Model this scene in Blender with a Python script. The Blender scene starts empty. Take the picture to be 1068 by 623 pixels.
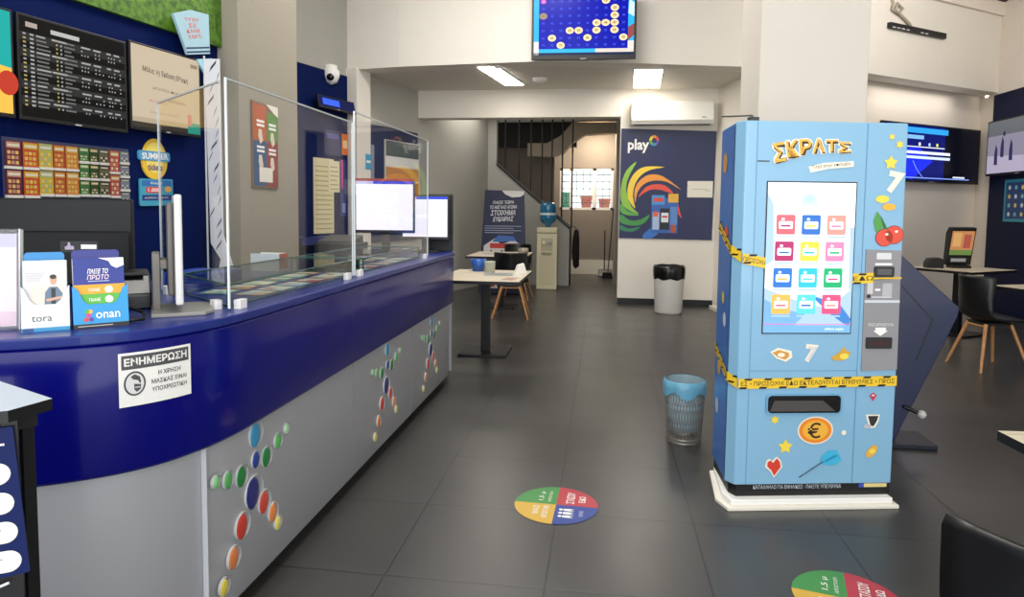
import bpy, math, random
from mathutils import Vector, Matrix
random.seed(7)
SC = bpy.context.scene
COL = SC.collection
R = math.radians
PI = math.pi

# ------------------------------------------------------------------ camera
def make_camera():
    f, yaw, pitch, roll, sh, H = 690.32, 0.13627, 0.06595, 0.01086, -47.57, 1.366
    cy, sy, cp, sp = math.cos(yaw), math.sin(yaw), math.cos(pitch), math.sin(pitch)
    fw = Vector((-sy*cp, cy*cp, -sp)); ri = Vector((cy, sy, 0)); up = ri.cross(fw)
    r = ri*math.cos(roll) + up*math.sin(roll); u = -ri*math.sin(roll) + up*math.cos(roll)
    cd = bpy.data.cameras.new('camera'); co = bpy.data.objects.new('camera', cd); COL.objects.link(co)
    cd.sensor_fit = 'HORIZONTAL'; cd.sensor_width = 36; cd.lens = f/1068*36
    cd.shift_y = sh/1068; cd.clip_start = 0.05
    m = Matrix((( r.x, u.x, -fw.x, 0), (r.y, u.y, -fw.y, 0), (r.z, u.z, -fw.z, H), (0, 0, 0, 1)))
    co.matrix_world = m
    SC.camera = co
make_camera()

# ------------------------------------------------------------------ world, lights, exposure
w = bpy.data.worlds.new('world'); SC.world = w; w.use_nodes = True
bg = w.node_tree.nodes['Background']; bg.inputs[0].default_value = (0.93, 0.97, 1.0, 1); bg.inputs[1].default_value = 1.5
def area(name, loc, rot, sx, sy, power, col=(1, 1, 1)):
    l = bpy.data.lights.new(name, 'AREA'); l.shape = 'RECTANGLE'; l.size = sx; l.size_y = sy
    l.energy = power; l.color = col
    o = bpy.data.objects.new(name, l); COL.objects.link(o); o.location = loc; o.rotation_euler = rot
    return o
area('shopfront_daylight', (0.6, -2.3, 2.0), (R(90), 0, 0), 7.5, 3.6, 145, (0.97, 0.985, 1.0))
area('front_ceiling_panel_light', (-0.7, 1.9, 4.6), (0, 0, 0), 1.2, 1.2, 62, (1.0, 0.97, 0.93))
area('front_ceiling_panel_light', (-0.9, 5.6, 4.6), (0, 0, 0), 1.2, 1.2, 95, (1.0, 0.97, 0.93))
area('right_facade_fill', (3.5, 6.4, 4.3), (R(78), 0, R(-22)), 1.2, .4, 40, (1.0, 0.97, 0.93))  # added unseen light aimed at the right mezzanine front, sparing the floor
area('back_corner_fill', (-2.2, 10.9, 3.05), (0, 0, 0), 1.1, 1.1, 15, (1.0, .95, .87))  # unseen fill added behind the back beam to lift the grey wall
area('right_wall_fill', (4.25, 9.72, 3.06), (0, 0, R(34)), 1.8, .12, 4, (1.0, .95, .87))  # added fill hidden under the mezzanine, brightens the right wall
area('alcove_fill', (-.15, 13.5, 3.05), (0, 0, 0), .4, .5, 38, (1.0, .86, .68))  # no fitting here; warm fill added to brighten the alcove
SC.view_settings.view_transform = 'Standard'; SC.view_settings.look = 'None'
SC.view_settings.gamma = 1; SC.view_settings.exposure = 0.35; SC.view_settings.use_curve_mapping = False

# ------------------------------------------------------------------ materials
def dim(h, k): return '#%02x%02x%02x' % tuple(int(int(h[i:i+2], 16)*k) for i in (1, 3, 5))
def lin(h):
    h = h.lstrip('#'); c = [int(h[i:i+2], 16)/255 for i in (0, 2, 4)]
    return tuple((x/12.92 if x <= .04045 else ((x+.055)/1.055)**2.4) for x in c) + (1,)
MATS = {}
def mat(hexc, rough=.5, metal=0.0, emit=0.0, spec=.5, coat=0.0, noise=0.0, nscale=6.0):
    key = (hexc, rough, metal, emit, spec, coat, noise)
    if key in MATS: return MATS[key]
    m = bpy.data.materials.new('paint_%s' % hexc.strip('#')); m.use_nodes = True
    nt = m.node_tree; b = nt.nodes['Principled BSDF']
    c = lin(hexc)
    b.inputs['Base Color'].default_value = c if not emit else (c[0]*.3, c[1]*.3, c[2]*.3, 1)
    b.inputs['Roughness'].default_value = rough; b.inputs['Metallic'].default_value = metal
    b.inputs['Specular IOR Level'].default_value = spec if not emit else .12
    if coat: b.inputs['Coat Weight'].default_value = coat; b.inputs['Coat Roughness'].default_value = .06
    if emit: b.inputs['Emission Color'].default_value = c; b.inputs['Emission Strength'].default_value = emit
    if noise:
        tc = nt.nodes.new('ShaderNodeTexCoord'); n = nt.nodes.new('ShaderNodeTexNoise'); n.inputs['Scale'].default_value = nscale
        n.inputs['Detail'].default_value = 4
        mp = nt.nodes.new('ShaderNodeMapRange'); mp.inputs[3].default_value = 1-noise; mp.inputs[4].default_value = 1+noise
        mx = nt.nodes.new('ShaderNodeMix'); mx.data_type = 'RGBA'; mx.blend_type = 'MULTIPLY'; mx.inputs[0].default_value = 1
        nt.links.new(tc.outputs['Object'], n.inputs['Vector']); nt.links.new(n.outputs['Fac'], mp.inputs[0])
        mx.inputs[6].default_value = c; nt.links.new(mp.outputs[0], mx.inputs[7]); nt.links.new(mx.outputs[2], b.inputs['Base Color'])
    MATS[key] = m
    return m
def glass(name, tint, refl):
    if name in MATS: return MATS[name]
    m = bpy.data.materials.new(name); m.use_nodes = True; nt = m.node_tree
    for n in list(nt.nodes): nt.nodes.remove(n)
    out = nt.nodes.new('ShaderNodeOutputMaterial'); mx = nt.nodes.new('ShaderNodeMixShader')
    tr = nt.nodes.new('ShaderNodeBsdfTransparent'); tr.inputs[0].default_value = tint
    gl = nt.nodes.new('ShaderNodeBsdfGlossy'); gl.inputs['Roughness'].default_value = .03
    lw = nt.nodes.new('ShaderNodeLayerWeight'); lw.inputs[0].default_value = .5
    pw = nt.nodes.new('ShaderNodeMath'); pw.operation = 'POWER'; pw.inputs[1].default_value = 4.0
    mu = nt.nodes.new('ShaderNodeMath'); mu.operation = 'MULTIPLY_ADD'; mu.inputs[1].default_value = .42*refl; mu.inputs[2].default_value = .025*refl
    nt.links.new(lw.outputs['Facing'], pw.inputs[0]); nt.links.new(pw.outputs[0], mu.inputs[0]); nt.links.new(mu.outputs[0], mx.inputs[0])
    nt.links.new(tr.outputs[0], mx.inputs[1]); nt.links.new(gl.outputs[0], mx.inputs[2]); nt.links.new(mx.outputs[0], out.inputs[0])
    MATS[name] = m
    return m
def floor_mat():
    m = bpy.data.materials.new('dark_stone_tiles'); m.use_nodes = True; nt = m.node_tree; b = nt.nodes['Principled BSDF']
    tc = nt.nodes.new('ShaderNodeTexCoord'); mp = nt.nodes.new('ShaderNodeMapping')
    mp.inputs['Location'].default_value = (0.783, -2.897+.6, 0)
    br = nt.nodes.new('ShaderNodeTexBrick'); br.offset = 0; br.squash = 1
    br.inputs['Scale'].default_value = 1; br.inputs['Brick Width'].default_value = .6; br.inputs['Row Height'].default_value = .6
    br.inputs['Mortar Size'].default_value = .005; br.inputs['Mortar Smooth'].default_value = .3
    br.inputs['Color1'].default_value = lin('#3b3a38'); br.inputs['Color2'].default_value = lin('#383735'); br.inputs['Mortar'].default_value = lin('#232221')
    nz = nt.nodes.new('ShaderNodeTexNoise'); nz.inputs['Scale'].default_value = 2.2; nz.inputs['Detail'].default_value = 6; nz.inputs['Roughness'].default_value = .6
    mr = nt.nodes.new('ShaderNodeMapRange'); mr.inputs[3].default_value = .8; mr.inputs[4].default_value = 1.2
    mx = nt.nodes.new('ShaderNodeMix'); mx.data_type = 'RGBA'; mx.blend_type = 'MULTIPLY'; mx.inputs[0].default_value = 1
    r2 = nt.nodes.new('ShaderNodeMapRange'); r2.inputs[3].default_value = .24; r2.inputs[4].default_value = .42; b.inputs['Specular IOR Level'].default_value = .7
    nt.links.new(tc.outputs['Object'], mp.inputs[0]); nt.links.new(mp.outputs[0], br.inputs['Vector']); nt.links.new(tc.outputs['Object'], nz.inputs['Vector'])
    nt.links.new(nz.outputs['Fac'], mr.inputs[0]); nt.links.new(br.outputs['Color'], mx.inputs[6]); nt.links.new(mr.outputs[0], mx.inputs[7])
    nt.links.new(mx.outputs[2], b.inputs['Base Color']); nt.links.new(nz.outputs['Fac'], r2.inputs[0]); nt.links.new(r2.outputs[0], b.inputs['Roughness'])
    bp = nt.nodes.new('ShaderNodeBump'); bp.inputs['Strength'].default_value = .25; bp.inputs['Distance'].default_value = .003; bp.invert = True
    nt.links.new(br.outputs['Fac'], bp.inputs['Height']); nt.links.new(bp.outputs[0], b.inputs['Normal'])
    return m
def wood_mat(hexa, hexb, name):
    m = bpy.data.materials.new(name); m.use_nodes = True; nt = m.node_tree; b = nt.nodes['Principled BSDF']
    tc = nt.nodes.new('ShaderNodeTexCoord'); mp = nt.nodes.new('ShaderNodeMapping'); mp.inputs['Scale'].default_value = (3, 40, 40)
    nz = nt.nodes.new('ShaderNodeTexNoise'); nz.inputs['Scale'].default_value = 1.2; nz.inputs['Detail'].default_value = 5
    cr = nt.nodes.new('ShaderNodeValToRGB'); cr.color_ramp.elements[0].color = lin(hexa); cr.color_ramp.elements[1].color = lin(hexb)
    cr.color_ramp.elements[0].position = .3; cr.color_ramp.elements[1].position = .7
    nt.links.new(tc.outputs['Object'], mp.inputs[0]); nt.links.new(mp.outputs[0], nz.inputs['Vector']); nt.links.new(nz.outputs['Fac'], cr.inputs[0])
    nt.links.new(cr.outputs[0], b.inputs['Base Color']); b.inputs['Roughness'].default_value = .45
    return m
def grass_mat():
    m = bpy.data.materials.new('printed_grass'); m.use_nodes = True; nt = m.node_tree; b = nt.nodes['Principled BSDF']
    tc = nt.nodes.new('ShaderNodeTexCoord'); nz = nt.nodes.new('ShaderNodeTexNoise'); nz.inputs['Scale'].default_value = 30; nz.inputs['Detail'].default_value = 6
    cr = nt.nodes.new('ShaderNodeValToRGB'); cr.color_ramp.elements[0].color = lin('#35590f'); cr.color_ramp.elements[1].color = lin('#5d8a24')
    cr.color_ramp.elements[0].position = .35; cr.color_ramp.elements[1].position = .65
    nt.links.new(tc.outputs['Object'], nz.inputs['Vector']); nt.links.new(nz.outputs['Fac'], cr.inputs[0]); nt.links.new(cr.outputs[0], b.inputs['Base Color'])
    b.inputs['Roughness'].default_value = .5
    return m

WALL = mat('#e6dfd4', .75, noise=.02); WALLG = mat('#e6dccf', .75, noise=.02); COLM_SHADE = mat('#958e7f', .75, noise=.02); CEIL = mat('#dcd6cb', .8)
GREYWALL = mat('#a9a79f', .8, noise=.03); BROWNWALL = mat('#8c8379', .8, noise=.03)
NAVY = mat('#08184a', .6, spec=.06); NAVYD = mat('#0a1334', .55, spec=.2)
BLUE = mat('#080a6c', .2, coat=.2, spec=.2, noise=.03); BLUETOP = mat('#1e2c78', .3, coat=.2, spec=.3)
SILVER = mat('#b0b1b5', .4, metal=.2); BLACK = mat('#0d0d0f', .45); BLACKG = mat('#0a0a0c', .2); DGREY = mat('#2b2b2d', .5)
WHITE = mat('#f1efea', .5); OFFWHITE = mat('#e8e2d4', .5); STEEL = mat('#8d8d8f', .35, metal=.8)
ACRYL = glass('acrylic_sheet', (.97, .975, .98, 1), 1.0); GLASS = glass('case_glass', (.93, .97, .95, 1), 1.0)
EDGE = mat('#e6eceb', .3); GEDGE = mat('#2c5a50', .2)
WOODT = wood_mat('#b9ad97', '#d6cab3', 'pale_oak_top'); LEGW = wood_mat('#b07a48', '#c99560', 'beech_leg')

# ------------------------------------------------------------------ geometry helpers
class Frame:
    def __init__(s, o=(0, 0, 0), u=(1, 0, 0), v=(0, 0, 1)):
        s.o = Vector(o); s.u = Vector(u).normalized(); s.v = Vector(v).normalized(); s.n = s.u.cross(s.v)
    def p(s, a, b, d=0.0): return s.o + s.u*a + s.v*b + s.n*d
FRONT = Frame()
_TX = {}
def text_mesh(txt, bold):
    k = (txt, bold)
    if k in _TX: return _TX[k]
    c = bpy.data.curves.new('t', 'FONT'); c.body = txt; c.size = 1; c.align_x = 'CENTER'; c.align_y = 'CENTER'; c.resolution_u = 2; c.offset = bold
    o = bpy.data.objects.new('t', c); COL.objects.link(o)
    dg = bpy.context.evaluated_depsgraph_get(); dg.update()
    me = o.evaluated_get(dg).to_mesh()
    vs = [(v.co.x, v.co.y) for v in me.vertices]; fs = [tuple(p.vertices) for p in me.polygons]
    o.evaluated_get(dg).to_mesh_clear()
    bpy.data.objects.remove(o); bpy.data.curves.remove(c)
    _TX[k] = (vs, fs)
    return _TX[k]

class MB:
    def __init__(s): s.v = []; s.f = []; s.mi = []; s.sm = []; s.mats = []
    def m(s, mt):
        if mt not in s.mats: s.mats.append(mt)
        return s.mats.index(mt)
    def add(s, vs, fs, mt, smooth=False):
        b = len(s.v); s.v += [Vector(q) for q in vs]; i = s.m(mt)
        for f in fs: s.f.append([b+k for k in f]); s.mi.append(i); s.sm.append(smooth)
        return s
    def box(s, x0, x1, y0, y1, z0, z1, mt):
        vs = [(x, y, z) for z in (z0, z1) for y in (y0, y1) for x in (x0, x1)]
        return s.add(vs, [(0, 2, 3, 1), (4, 5, 7, 6), (0, 1, 5, 4), (2, 6, 7, 3), (0, 4, 6, 2), (1, 3, 7, 5)], mt)
    def fbox(s, F, a0, a1, b0, b1, d0, d1, mt): return s.prism(F, [(a0, b0), (a1, b0), (a1, b1), (a0, b1)], d0, d1, mt)
    def prism(s, F, pts, d0, d1, mt, side=None):
        n = len(pts); vs = [F.p(a, b, d0) for a, b in pts] + [F.p(a, b, d1) for a, b in pts]
        ar = sum(pts[i][0]*pts[(i+1) % n][1]-pts[(i+1) % n][0]*pts[i][1] for i in range(n))
        top = list(range(n, 2*n)); bot = list(range(n))[::-1]; sd = [(i, (i+1) % n, n+(i+1) % n, n+i) for i in range(n)]
        if ar < 0: top = top[::-1]; bot = bot[::-1]; sd = [q[::-1] for q in sd]
        if d1 < d0: top = top[::-1]; bot = bot[::-1]; sd = [q[::-1] for q in sd]
        s.add(vs, [top, bot] + (sd if side is None else []), mt)
        if side is not None: s.add(vs, sd, side)
        return s
    def poly(s, F, pts, d, mt):
        n = len(pts); ar = sum(pts[i][0]*pts[(i+1) % n][1]-pts[(i+1) % n][0]*pts[i][1] for i in range(n))
        f = list(range(n)); f = f if ar > 0 else f[::-1]
        return s.add([F.p(a, b, d) for a, b in pts], [f], mt)
    def rect(s, F, a0, a1, b0, b1, d, mt): return s.poly(F, [(a0, b0), (a1, b0), (a1, b1), (a0, b1)], d, mt)
    def disc(s, F, a, b, ra, rb, d, mt, n=24, t0=0, t1=360, hub=False):
        pts = [(a+ra*math.cos(R(t0+(t1-t0)*i/n)), b+rb*math.sin(R(t0+(t1-t0)*i/n))) for i in range(n + (1 if hub else 0))]
        if hub: pts.append((a, b))
        return s.poly(F, pts, d, mt)
    def rrect(s, F, a0, a1, b0, b1, r, d, mt, d0=None):
        pts = []
        for cx, cy, t in ((a1-r, b0+r, -90), (a1-r, b1-r, 0), (a0+r, b1-r, 90), (a0+r, b0+r, 180)):
            pts += [(cx+r*math.cos(R(t+k*18)), cy+r*math.sin(R(t+k*18))) for k in range(6)]
        return s.poly(F, pts, d, mt) if d0 is None else s.prism(F, pts, d0, d, mt)
    def star(s, F, a, b, r, d, mt, k=.45, n=5):
        return s.poly(F, [(a+(r if i % 2 == 0 else r*k)*math.cos(R(90+i*180/n)), b+(r if i % 2 == 0 else r*k)*math.sin(R(90+i*180/n))) for i in range(2*n)], d, mt)
    def text(s, F, txt, a, b, size, d, mt, bold=0.0, width=None, rot=0, shear=0, arch=0):
        vs, fs = text_mesh(txt, bold)
        if not vs: return s
        x0 = min(q[0] for q in vs); x1 = max(q[0] for q in vs); y0 = min(q[1] for q in vs); y1 = max(q[1] for q in vs)
        cx, cy = (x0+x1)/2, (y0+y1)/2; k = size/(y1-y0); kx = k if width is None else width/max(1e-6, x1-x0)
        c, sn = math.cos(R(rot)), math.sin(R(rot)); out = []
        for x, y in vs:
            X = (x-cx)*kx; Y = (y-cy)*k; X += shear*Y; Y += arch*(1-(X/((x1-x0)*kx/2))**2)
            out.append(F.p(a+X*c-Y*sn, b+X*sn+Y*c, d))
        return s.add(out, fs, mt)
    def tube(s, pts, r, mt, n=8, r1=None, cap=True):
        pts = [Vector(q) for q in pts]; L = len(pts); rings = []; prev = None
        for i, q in enumerate(pts):
            t = (pts[min(i+1, L-1)]-pts[max(i-1, 0)]).normalized()
            a = Vector((0, 0, 1)) if abs(t.z) < .9 else Vector((1, 0, 0))
            if prev is not None: a = prev
            x = (a - t*a.dot(t)).normalized(); y = t.cross(x); prev = x
            rr = r if r1 is None else r+(r1-r)*i/(L-1)
            rings += [q + x*rr*math.cos(2*PI*k/n) + y*rr*math.sin(2*PI*k/n) for k in range(n)]
        fs = [(i*n+k, i*n+(k+1) % n, (i+1)*n+(k+1) % n, (i+1)*n+k) for i in range(L-1) for k in range(n)]
        s.add(rings, fs, mt, True)
        if cap: s.add(rings, [list(range(n))[::-1], [(L-1)*n+k for k in range(n)]], mt)
        return s
    def lathe(s, prof, mt, c=(0, 0, 0), n=24, axis='z', sx=1, sy=1):
        vs = []
        for r, z in prof:
            for k in range(n):
                a = 2*PI*k/n; q = (r*math.cos(a)*sx, r*math.sin(a)*sy, z)
                if axis == 'x': q = (q[2], q[0], q[1])
                if axis == 'y': q = (q[0], -q[2], q[1])
                vs.append(Vector(q)+Vector(c))
        fs = [(i*n+k, i*n+(k+1) % n, (i+1)*n+(k+1) % n, (i+1)*n+k) for i in range(len(prof)-1) for k in range(n)]
        return s.add(vs, fs, mt, True)
    def build(s, name, parent=None, bevel=0, bseg=2, recenter=True, solid=0):
        me = bpy.data.meshes.new(name); off = Vector((0, 0, 0))
        if parent is None and recenter:
            xs = [q.x for q in s.v]; ys = [q.y for q in s.v]; zs = [q.z for q in s.v]
            off = Vector(((min(xs)+max(xs))/2, (min(ys)+max(ys))/2, min(zs)))
        me.from_pydata([tuple(q-off) for q in s.v], [], s.f)
        for mt in s.mats: me.materials.append(mt)
        me.polygons.foreach_set('material_index', s.mi); me.polygons.foreach_set('use_smooth', s.sm); me.update()
        o = bpy.data.objects.new(name, me); COL.objects.link(o); o.location = off
        if parent is not None: o.parent = parent
        if solid:
            md = o.modifiers.new('solid', 'SOLIDIFY'); md.thickness = solid; md.offset = 0
        if bevel:
            md = o.modifiers.new('bevel', 'BEVEL'); md.width = bevel; md.segments = bseg; md.limit_method = 'ANGLE'; md.angle_limit = R(40)
        return o

def tag(o, label, cat, group=None):
    o['label'] = label; o['category'] = cat
    if group: o['group'] = group
    return o
def thing(name, label, cat, loc=(0, 0, 0), rz=0, group=None):
    o = bpy.data.objects.new(name, None); COL.objects.link(o); o.empty_display_size = .05
    o.location = loc; o.rotation_euler = (0, 0, R(rz))
    return tag(o, label, cat, group)
def struct(o): o['kind'] = 'structure'; return o
def stuff(o): o['kind'] = 'stuff'; return o
def dup(root, loc, rz, label=None, group=None):
    r = root.copy(); COL.objects.link(r); r.location = loc; r.rotation_euler = (0, 0, R(rz))
    if label: r['label'] = label
    if group: r['group'] = group
    for ch in root.children:
        c = ch.copy(); COL.objects.link(c); c.parent = r
        for g in ch.children:
            d = g.copy(); COL.objects.link(d); d.parent = c
    return r
def planwall(name, pts, z0, z1, th, mt, bevel=0):
    """wall following plan points, thickness th away (to the left of travel)"""
    m = MB(); n = len(pts); off = []
    for i in range(n):
        a = Vector(pts[max(i-1, 0)]); b = Vector(pts[min(i+1, n-1)]); t = (b-a).normalized(); nn = Vector((-t.y, t.x))
        off.append(Vector(pts[i])+nn*th)
    for i in range(n-1):
        A, B, C, D = Vector(pts[i]), Vector(pts[i+1]), off[i+1], off[i]
        vs = [(q.x, q.y, z) for z in (z0, z1) for q in (A, B, C, D)]
        fs = [(0, 3, 2, 1), (4, 5, 6, 7), (0, 1, 5, 4), (2, 3, 7, 6)]
        if i == 0: fs.append((3, 0, 4, 7))
        if i == n-2: fs.append((1, 2, 6, 5))
        m.add(vs, fs, mt)
    return struct(m.build(name))

# ================================================================== SETTING
m = MB(); m.add([(-6, -2.4, 0), (7, -2.4, 0), (7, 15, 0), (-6, 15, 0)], [(0, 1, 2, 3)], floor_mat())
struct(m.build('floor', recenter=False))

# left wall behind the counter
LU = Vector((.1736, .9848, 0)); LN = Vector((.9848, -.1736, 0)); LA = Vector((-2.6, 5, 0)); LRZ = 80
def LW(s, z=0, d=0): return LA + LU*s + LN*d + Vector((0, 0, z))
p0 = LW(-7.4); p1 = LW(-.55)
planwall('wall_left', [(p0.x, p0.y), (p1.x, p1.y)], 0, 4.3, .15, NAVY)
struct(MB().box(-3.9, -2.551, 4.4, 5.3, 0, 4.75, COLM_SHADE).build('wall_left_column'))  # white column, the shade of its facing mixed into the colour
# recess wall farther back
RA = Vector((-3.5, 7.1, 0)); RB = Vector((-2.75, 9.65, 0)); RU = (RB-RA).normalized(); RN = Vector((RU.y, -RU.x, 0)); RRZ = math.degrees(math.atan2(RU.y, RU.x))
def RW(s, z=0, d=0): return RA + RU*s + RN*d + Vector((0, 0, z))
a = RW(-2.2); b = RW(5.2)
planwall('wall_left_recess', [(a.x, a.y), (b.x, b.y)], 0, 4.3, .15, GREYWALL)
FRW = Frame(RA, RU, (0, 0, 1))
struct(MB().fbox(FRW, -1.8, .98, 0, 3.0, 0.0, .02, NAVY).build('trim_blue_panel'))
struct(MB().fbox(FRW, .985, 1.27, 0, 3.1, .0, .16, WALL).build('wall_left_pilaster'))
# mezzanine front
planwall('wall_mezzanine', [(-3.50, 8.12), (-2.5, 7.93), (-.8, 7.79), (.4, 8.0), (1.75, 8.32), (2.3, 8.45)], 3.085, 4.75, .28, WALL)
planwall('wall_mezzanine_right', [(2.3, 8.30), (3.186, 8.786), (6.6, 11.09)], 3.085, 4.14, .25, WALL)
struct(MB().prism(Frame((3.186, 8.786, 0), (2.863, 1.933, 0), (0, 0, 1)), [(0.2, 4.14), (4.2, 4.14), (4.2, 4.32), (.2, 4.32)], -.3, .05, WALLG).build('trim_ledge'))
struct(MB().prism(Frame((3.186, 8.786, 0), (2.863, 1.933, 0), (0, 0, 1)), [(0.2, 4.33), (4.2, 4.33), (4.2, 4.75), (.2, 4.75)], -.3, .10, mat('#3a1f18', .5)).build('trim_dark_wood'))
# ceilings
m = MB(); m.prism(Frame((0, 0, 0), (1, 0, 0), (0, 1, 0)), [(-5.2, 8.3), (-3.5, 8.22), (-2.5, 8.03), (-.8, 7.9), (.4, 8.1), (1.75, 8.42), (2.3, 8.55), (2.3, 15), (-5.2, 15)], 3.1, 3.25, CEIL)
struct(m.build('ceiling_back'))
m = MB(); m.prism(Frame((0, 0, 0), (1, 0, 0), (0, 1, 0)), [(2.3, 8.5), (3.1, 8.97), (6.4, 11.17), (6.4, 12.5), (2.3, 12.5)], 3.1, 3.2, CEIL); struct(m.build('ceiling_right'))
struct(MB().box(-6, 7, -2.4, 12, 4.75, 4.9, CEIL).build('ceiling_front'))
# pillar behind the machine
struct(MB().box(.955, 1.60, 4.4, 4.98, 0, 4.75, mat('#d8cfc3', .75, noise=.02)).build('wall_pillar', bevel=.006))
# back beam and play wall, alcove
struct(MB().box(-3.2, .222, 9.65, 9.9, 2.70, 3.1, WALL).build('wall_back_beam'))
struct(MB().box(.222, 1.60, 9.75, 9.98, 0, 3.1, WALL).build('wall_back'))
struct(MB().box(.222, .36, 9.98, 14.2, 0, 3.1, BROWNWALL).build('wall_alcove_right'))
struct(MB().box(-4.4, -1.93, 11.9, 12.05, 0, 3.1, GREYWALL).build('wall_back_left'))
m = MB(); X0, X1, ZA, ZB = -.93, .195, 1.37, 2.25
m.box(-4.4, X0, 14.2, 14.4, 0, 3.3, BROWNWALL); m.box(X1, .4, 14.2, 14.4, 0, 3.3, BROWNWALL); m.box(X0, X1, 14.2, 14.4, 0, ZA, BROWNWALL); m.box(X0, X1, 14.2, 14.4, ZB, 3.3, BROWNWALL)
struct(m.build('wall_alcove_back'))
struct(MB().box(-1.93, .222, 14.17, 14.2, 0, .3, OFFWHITE).build('baseboard_alcove'))
struct(MB().box(.222, 1.60, 9.735, 9.75, 0, .09, BLACK).build('baseboard_back'))
# right side wall of the back room with a doorway
planwall('wall_right_passage', [(1.57, 9.75), (1.66, 9.42)], 0, 3.1, .2, WALL)
planwall('wall_right_passage_near', [(1.79, 8.93), (2.05, 7.9)], 0, 3.1, .2, WALL)
planwall('wall_right_passage_head', [(1.66, 9.42), (1.79, 8.93)], 2.45, 3.1, .2, WALL)
struct(MB().box(1.9, 1.95, 8.7, 9.7, 0, 2.6, NAVYD).build('door_1'))
struct(MB().prism(Frame((0, 0, 0), (1, 0, 0), (0, 1, 0)), [(1.50, 9.55), (1.66, 9.45), (1.79, 8.93), (1.74, 8.75), (1.60, 8.75)], 0, .05, OFFWHITE).build('trim_threshold'))
# right part of the shop
WA = Vector((2.99, 9.09, 0)); WU = Vector((2.86, 1.93, 0)).normalized(); WN = Vector((WU.y, -WU.x, 0)); WRZ = math.degrees(math.atan2(WU.y, WU.x))
def WW(s, z=0, d=0): return WA + WU*s + WN*d + Vector((0, 0, z))
a = WW(-.75); b = WW(3.2); planwall('wall_right', [(a.x, a.y), (b.x, b.y)], 0, 3.15, .15, WALLG)
planwall('wall_right_side', [(5.5, 11.2), (5.5, -2.4)], 0, 4.75, .15, WALLG)
struct(MB().box(5.46, 5.5, 6.5, 10.36, .0, 3.05, NAVYD).build('trim_navy_panel'))
# window in the alcove
m = MB()
FW = Frame((0, 14.26, 0))
for a0, a1, b0, b1 in ((X0, X1, ZA, ZA+.05), (X0, X1, ZB-.05, ZB), (X0, X0+.05, ZA, ZB), (X1-.05, X1, ZA, ZB), (-.24, -.16, ZA, ZB), (-.72, -.69, ZA, ZB)): m.fbox(FW, a0, a1, b0, b1, -.02, .05, WHITE)
wf = struct(m.build('window_1'))
m = MB()
for k in range(5): m.tube([(X0, 14.33, ZA+.15+k*.15), (X1, 14.33, ZA+.15+k*.15)], .009, DGREY, 6)
for k in range(8): m.tube([(X0+.07+k*.14, 14.335, ZA), (X0+.07+k*.14, 14.335, ZB)], .007, DGREY, 6)
struct(m.build('window_1_grille'))
struct(MB().fbox(FW, X0+.05, X1-.05, ZA+.05, ZB-.05, 0, .006, glass('window_glass', (.95, .97, .95, 1), .6)).build('window_1_glass'))
o = MB().box(-3, 2.5, 16.4, 16.5, 0, 1.3, mat('#d9c9b4', .8)).build('wall_outside_yard'); struct(o)
for x, z, h in ((-.42, 1.45, .4), (.02, 1.45, .35), (-.95, 1.4, .5)):
    m = MB(); m.lathe([(0.001, 0), (.11, 0), (.14, h*.85), (.155, h*.85), (.155, h), (.13, h), (.12, h*.9), (.001, h*.9)], mat('#c8562e', .7) if x > -.9 else mat('#3f8f6a', .7), (x, 16.45, 1.3))
    tag(m.build('flower_pot'), {-.42: 'orange pot seen through the left pane of the alcove window', .02: 'orange pot seen through the right pane of the alcove window', -.95: 'green pot seen at the far left edge of the alcove window'}[x], 'pot', 'pots outside the alcove window')

# ================================================================== COUNTER
PATH = [(-2.75, 1.12), (-2.3, 1.21), (-1.95, 1.285), (-1.70, 1.365), (-1.50, 1.455), (-1.35, 1.545), (-1.25, 1.645), (-1.19, 1.765), (-1.157, 1.92), (-1.15, 2.1), (-1.15, 2.6), (-1.15, 3.2), (-1.15, 4.0), (-1.15, 4.7), (-1.15, 4.95), (-1.158, 5.06), (-1.185, 5.15), (-1.24, 5.21), (-1.34, 5.25), (-1.5, 5.26), (-1.9, 5.26)]
def catmull(P, k=4):
    out = []
    for i in range(len(P)-1):
        a, b, c, d = [Vector(P[max(0, min(len(P)-1, i+j))]) for j in (-1, 0, 1, 2)]
        for t in range(k):
            t /= k; out.append(.5*((2*b)+(c-a)*t+(2*a-5*b+4*c-d)*t*t+(3*b-a-3*c+d)*t**3))
    return out + [Vector(P[-1])]
CP = catmull(PATH)
def offs(P, d):
    out = []
    for i in range(len(P)):
        t = (P[min(i+1, len(P)-1)]-P[max(i-1, 0)]).normalized(); out.append(P[i]+Vector((-t.y, t.x))*d)
    return out
def band(mb, P, prof, mt, cap=True):
    """sweep profile [(inset, z)] along plan path; inset to the left of travel"""
    rows = [[(q.x, q.y, z) for q in offs(P, d)] for d, z in prof]; n = len(P)
    vs = [q for r in rows for q in r]
    fs = [(j*n+i, j*n+i+1, (j+1)*n+i+1, (j+1)*n+i) for j in range(len(prof)-1) for i in range(n-1)]
    return mb.add(vs, fs, mt, True)
ct = thing('service_counter', 'long glossy blue betting counter with silver lower panels and a rounded corner', 'counter', (0, 0, 0))
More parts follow.
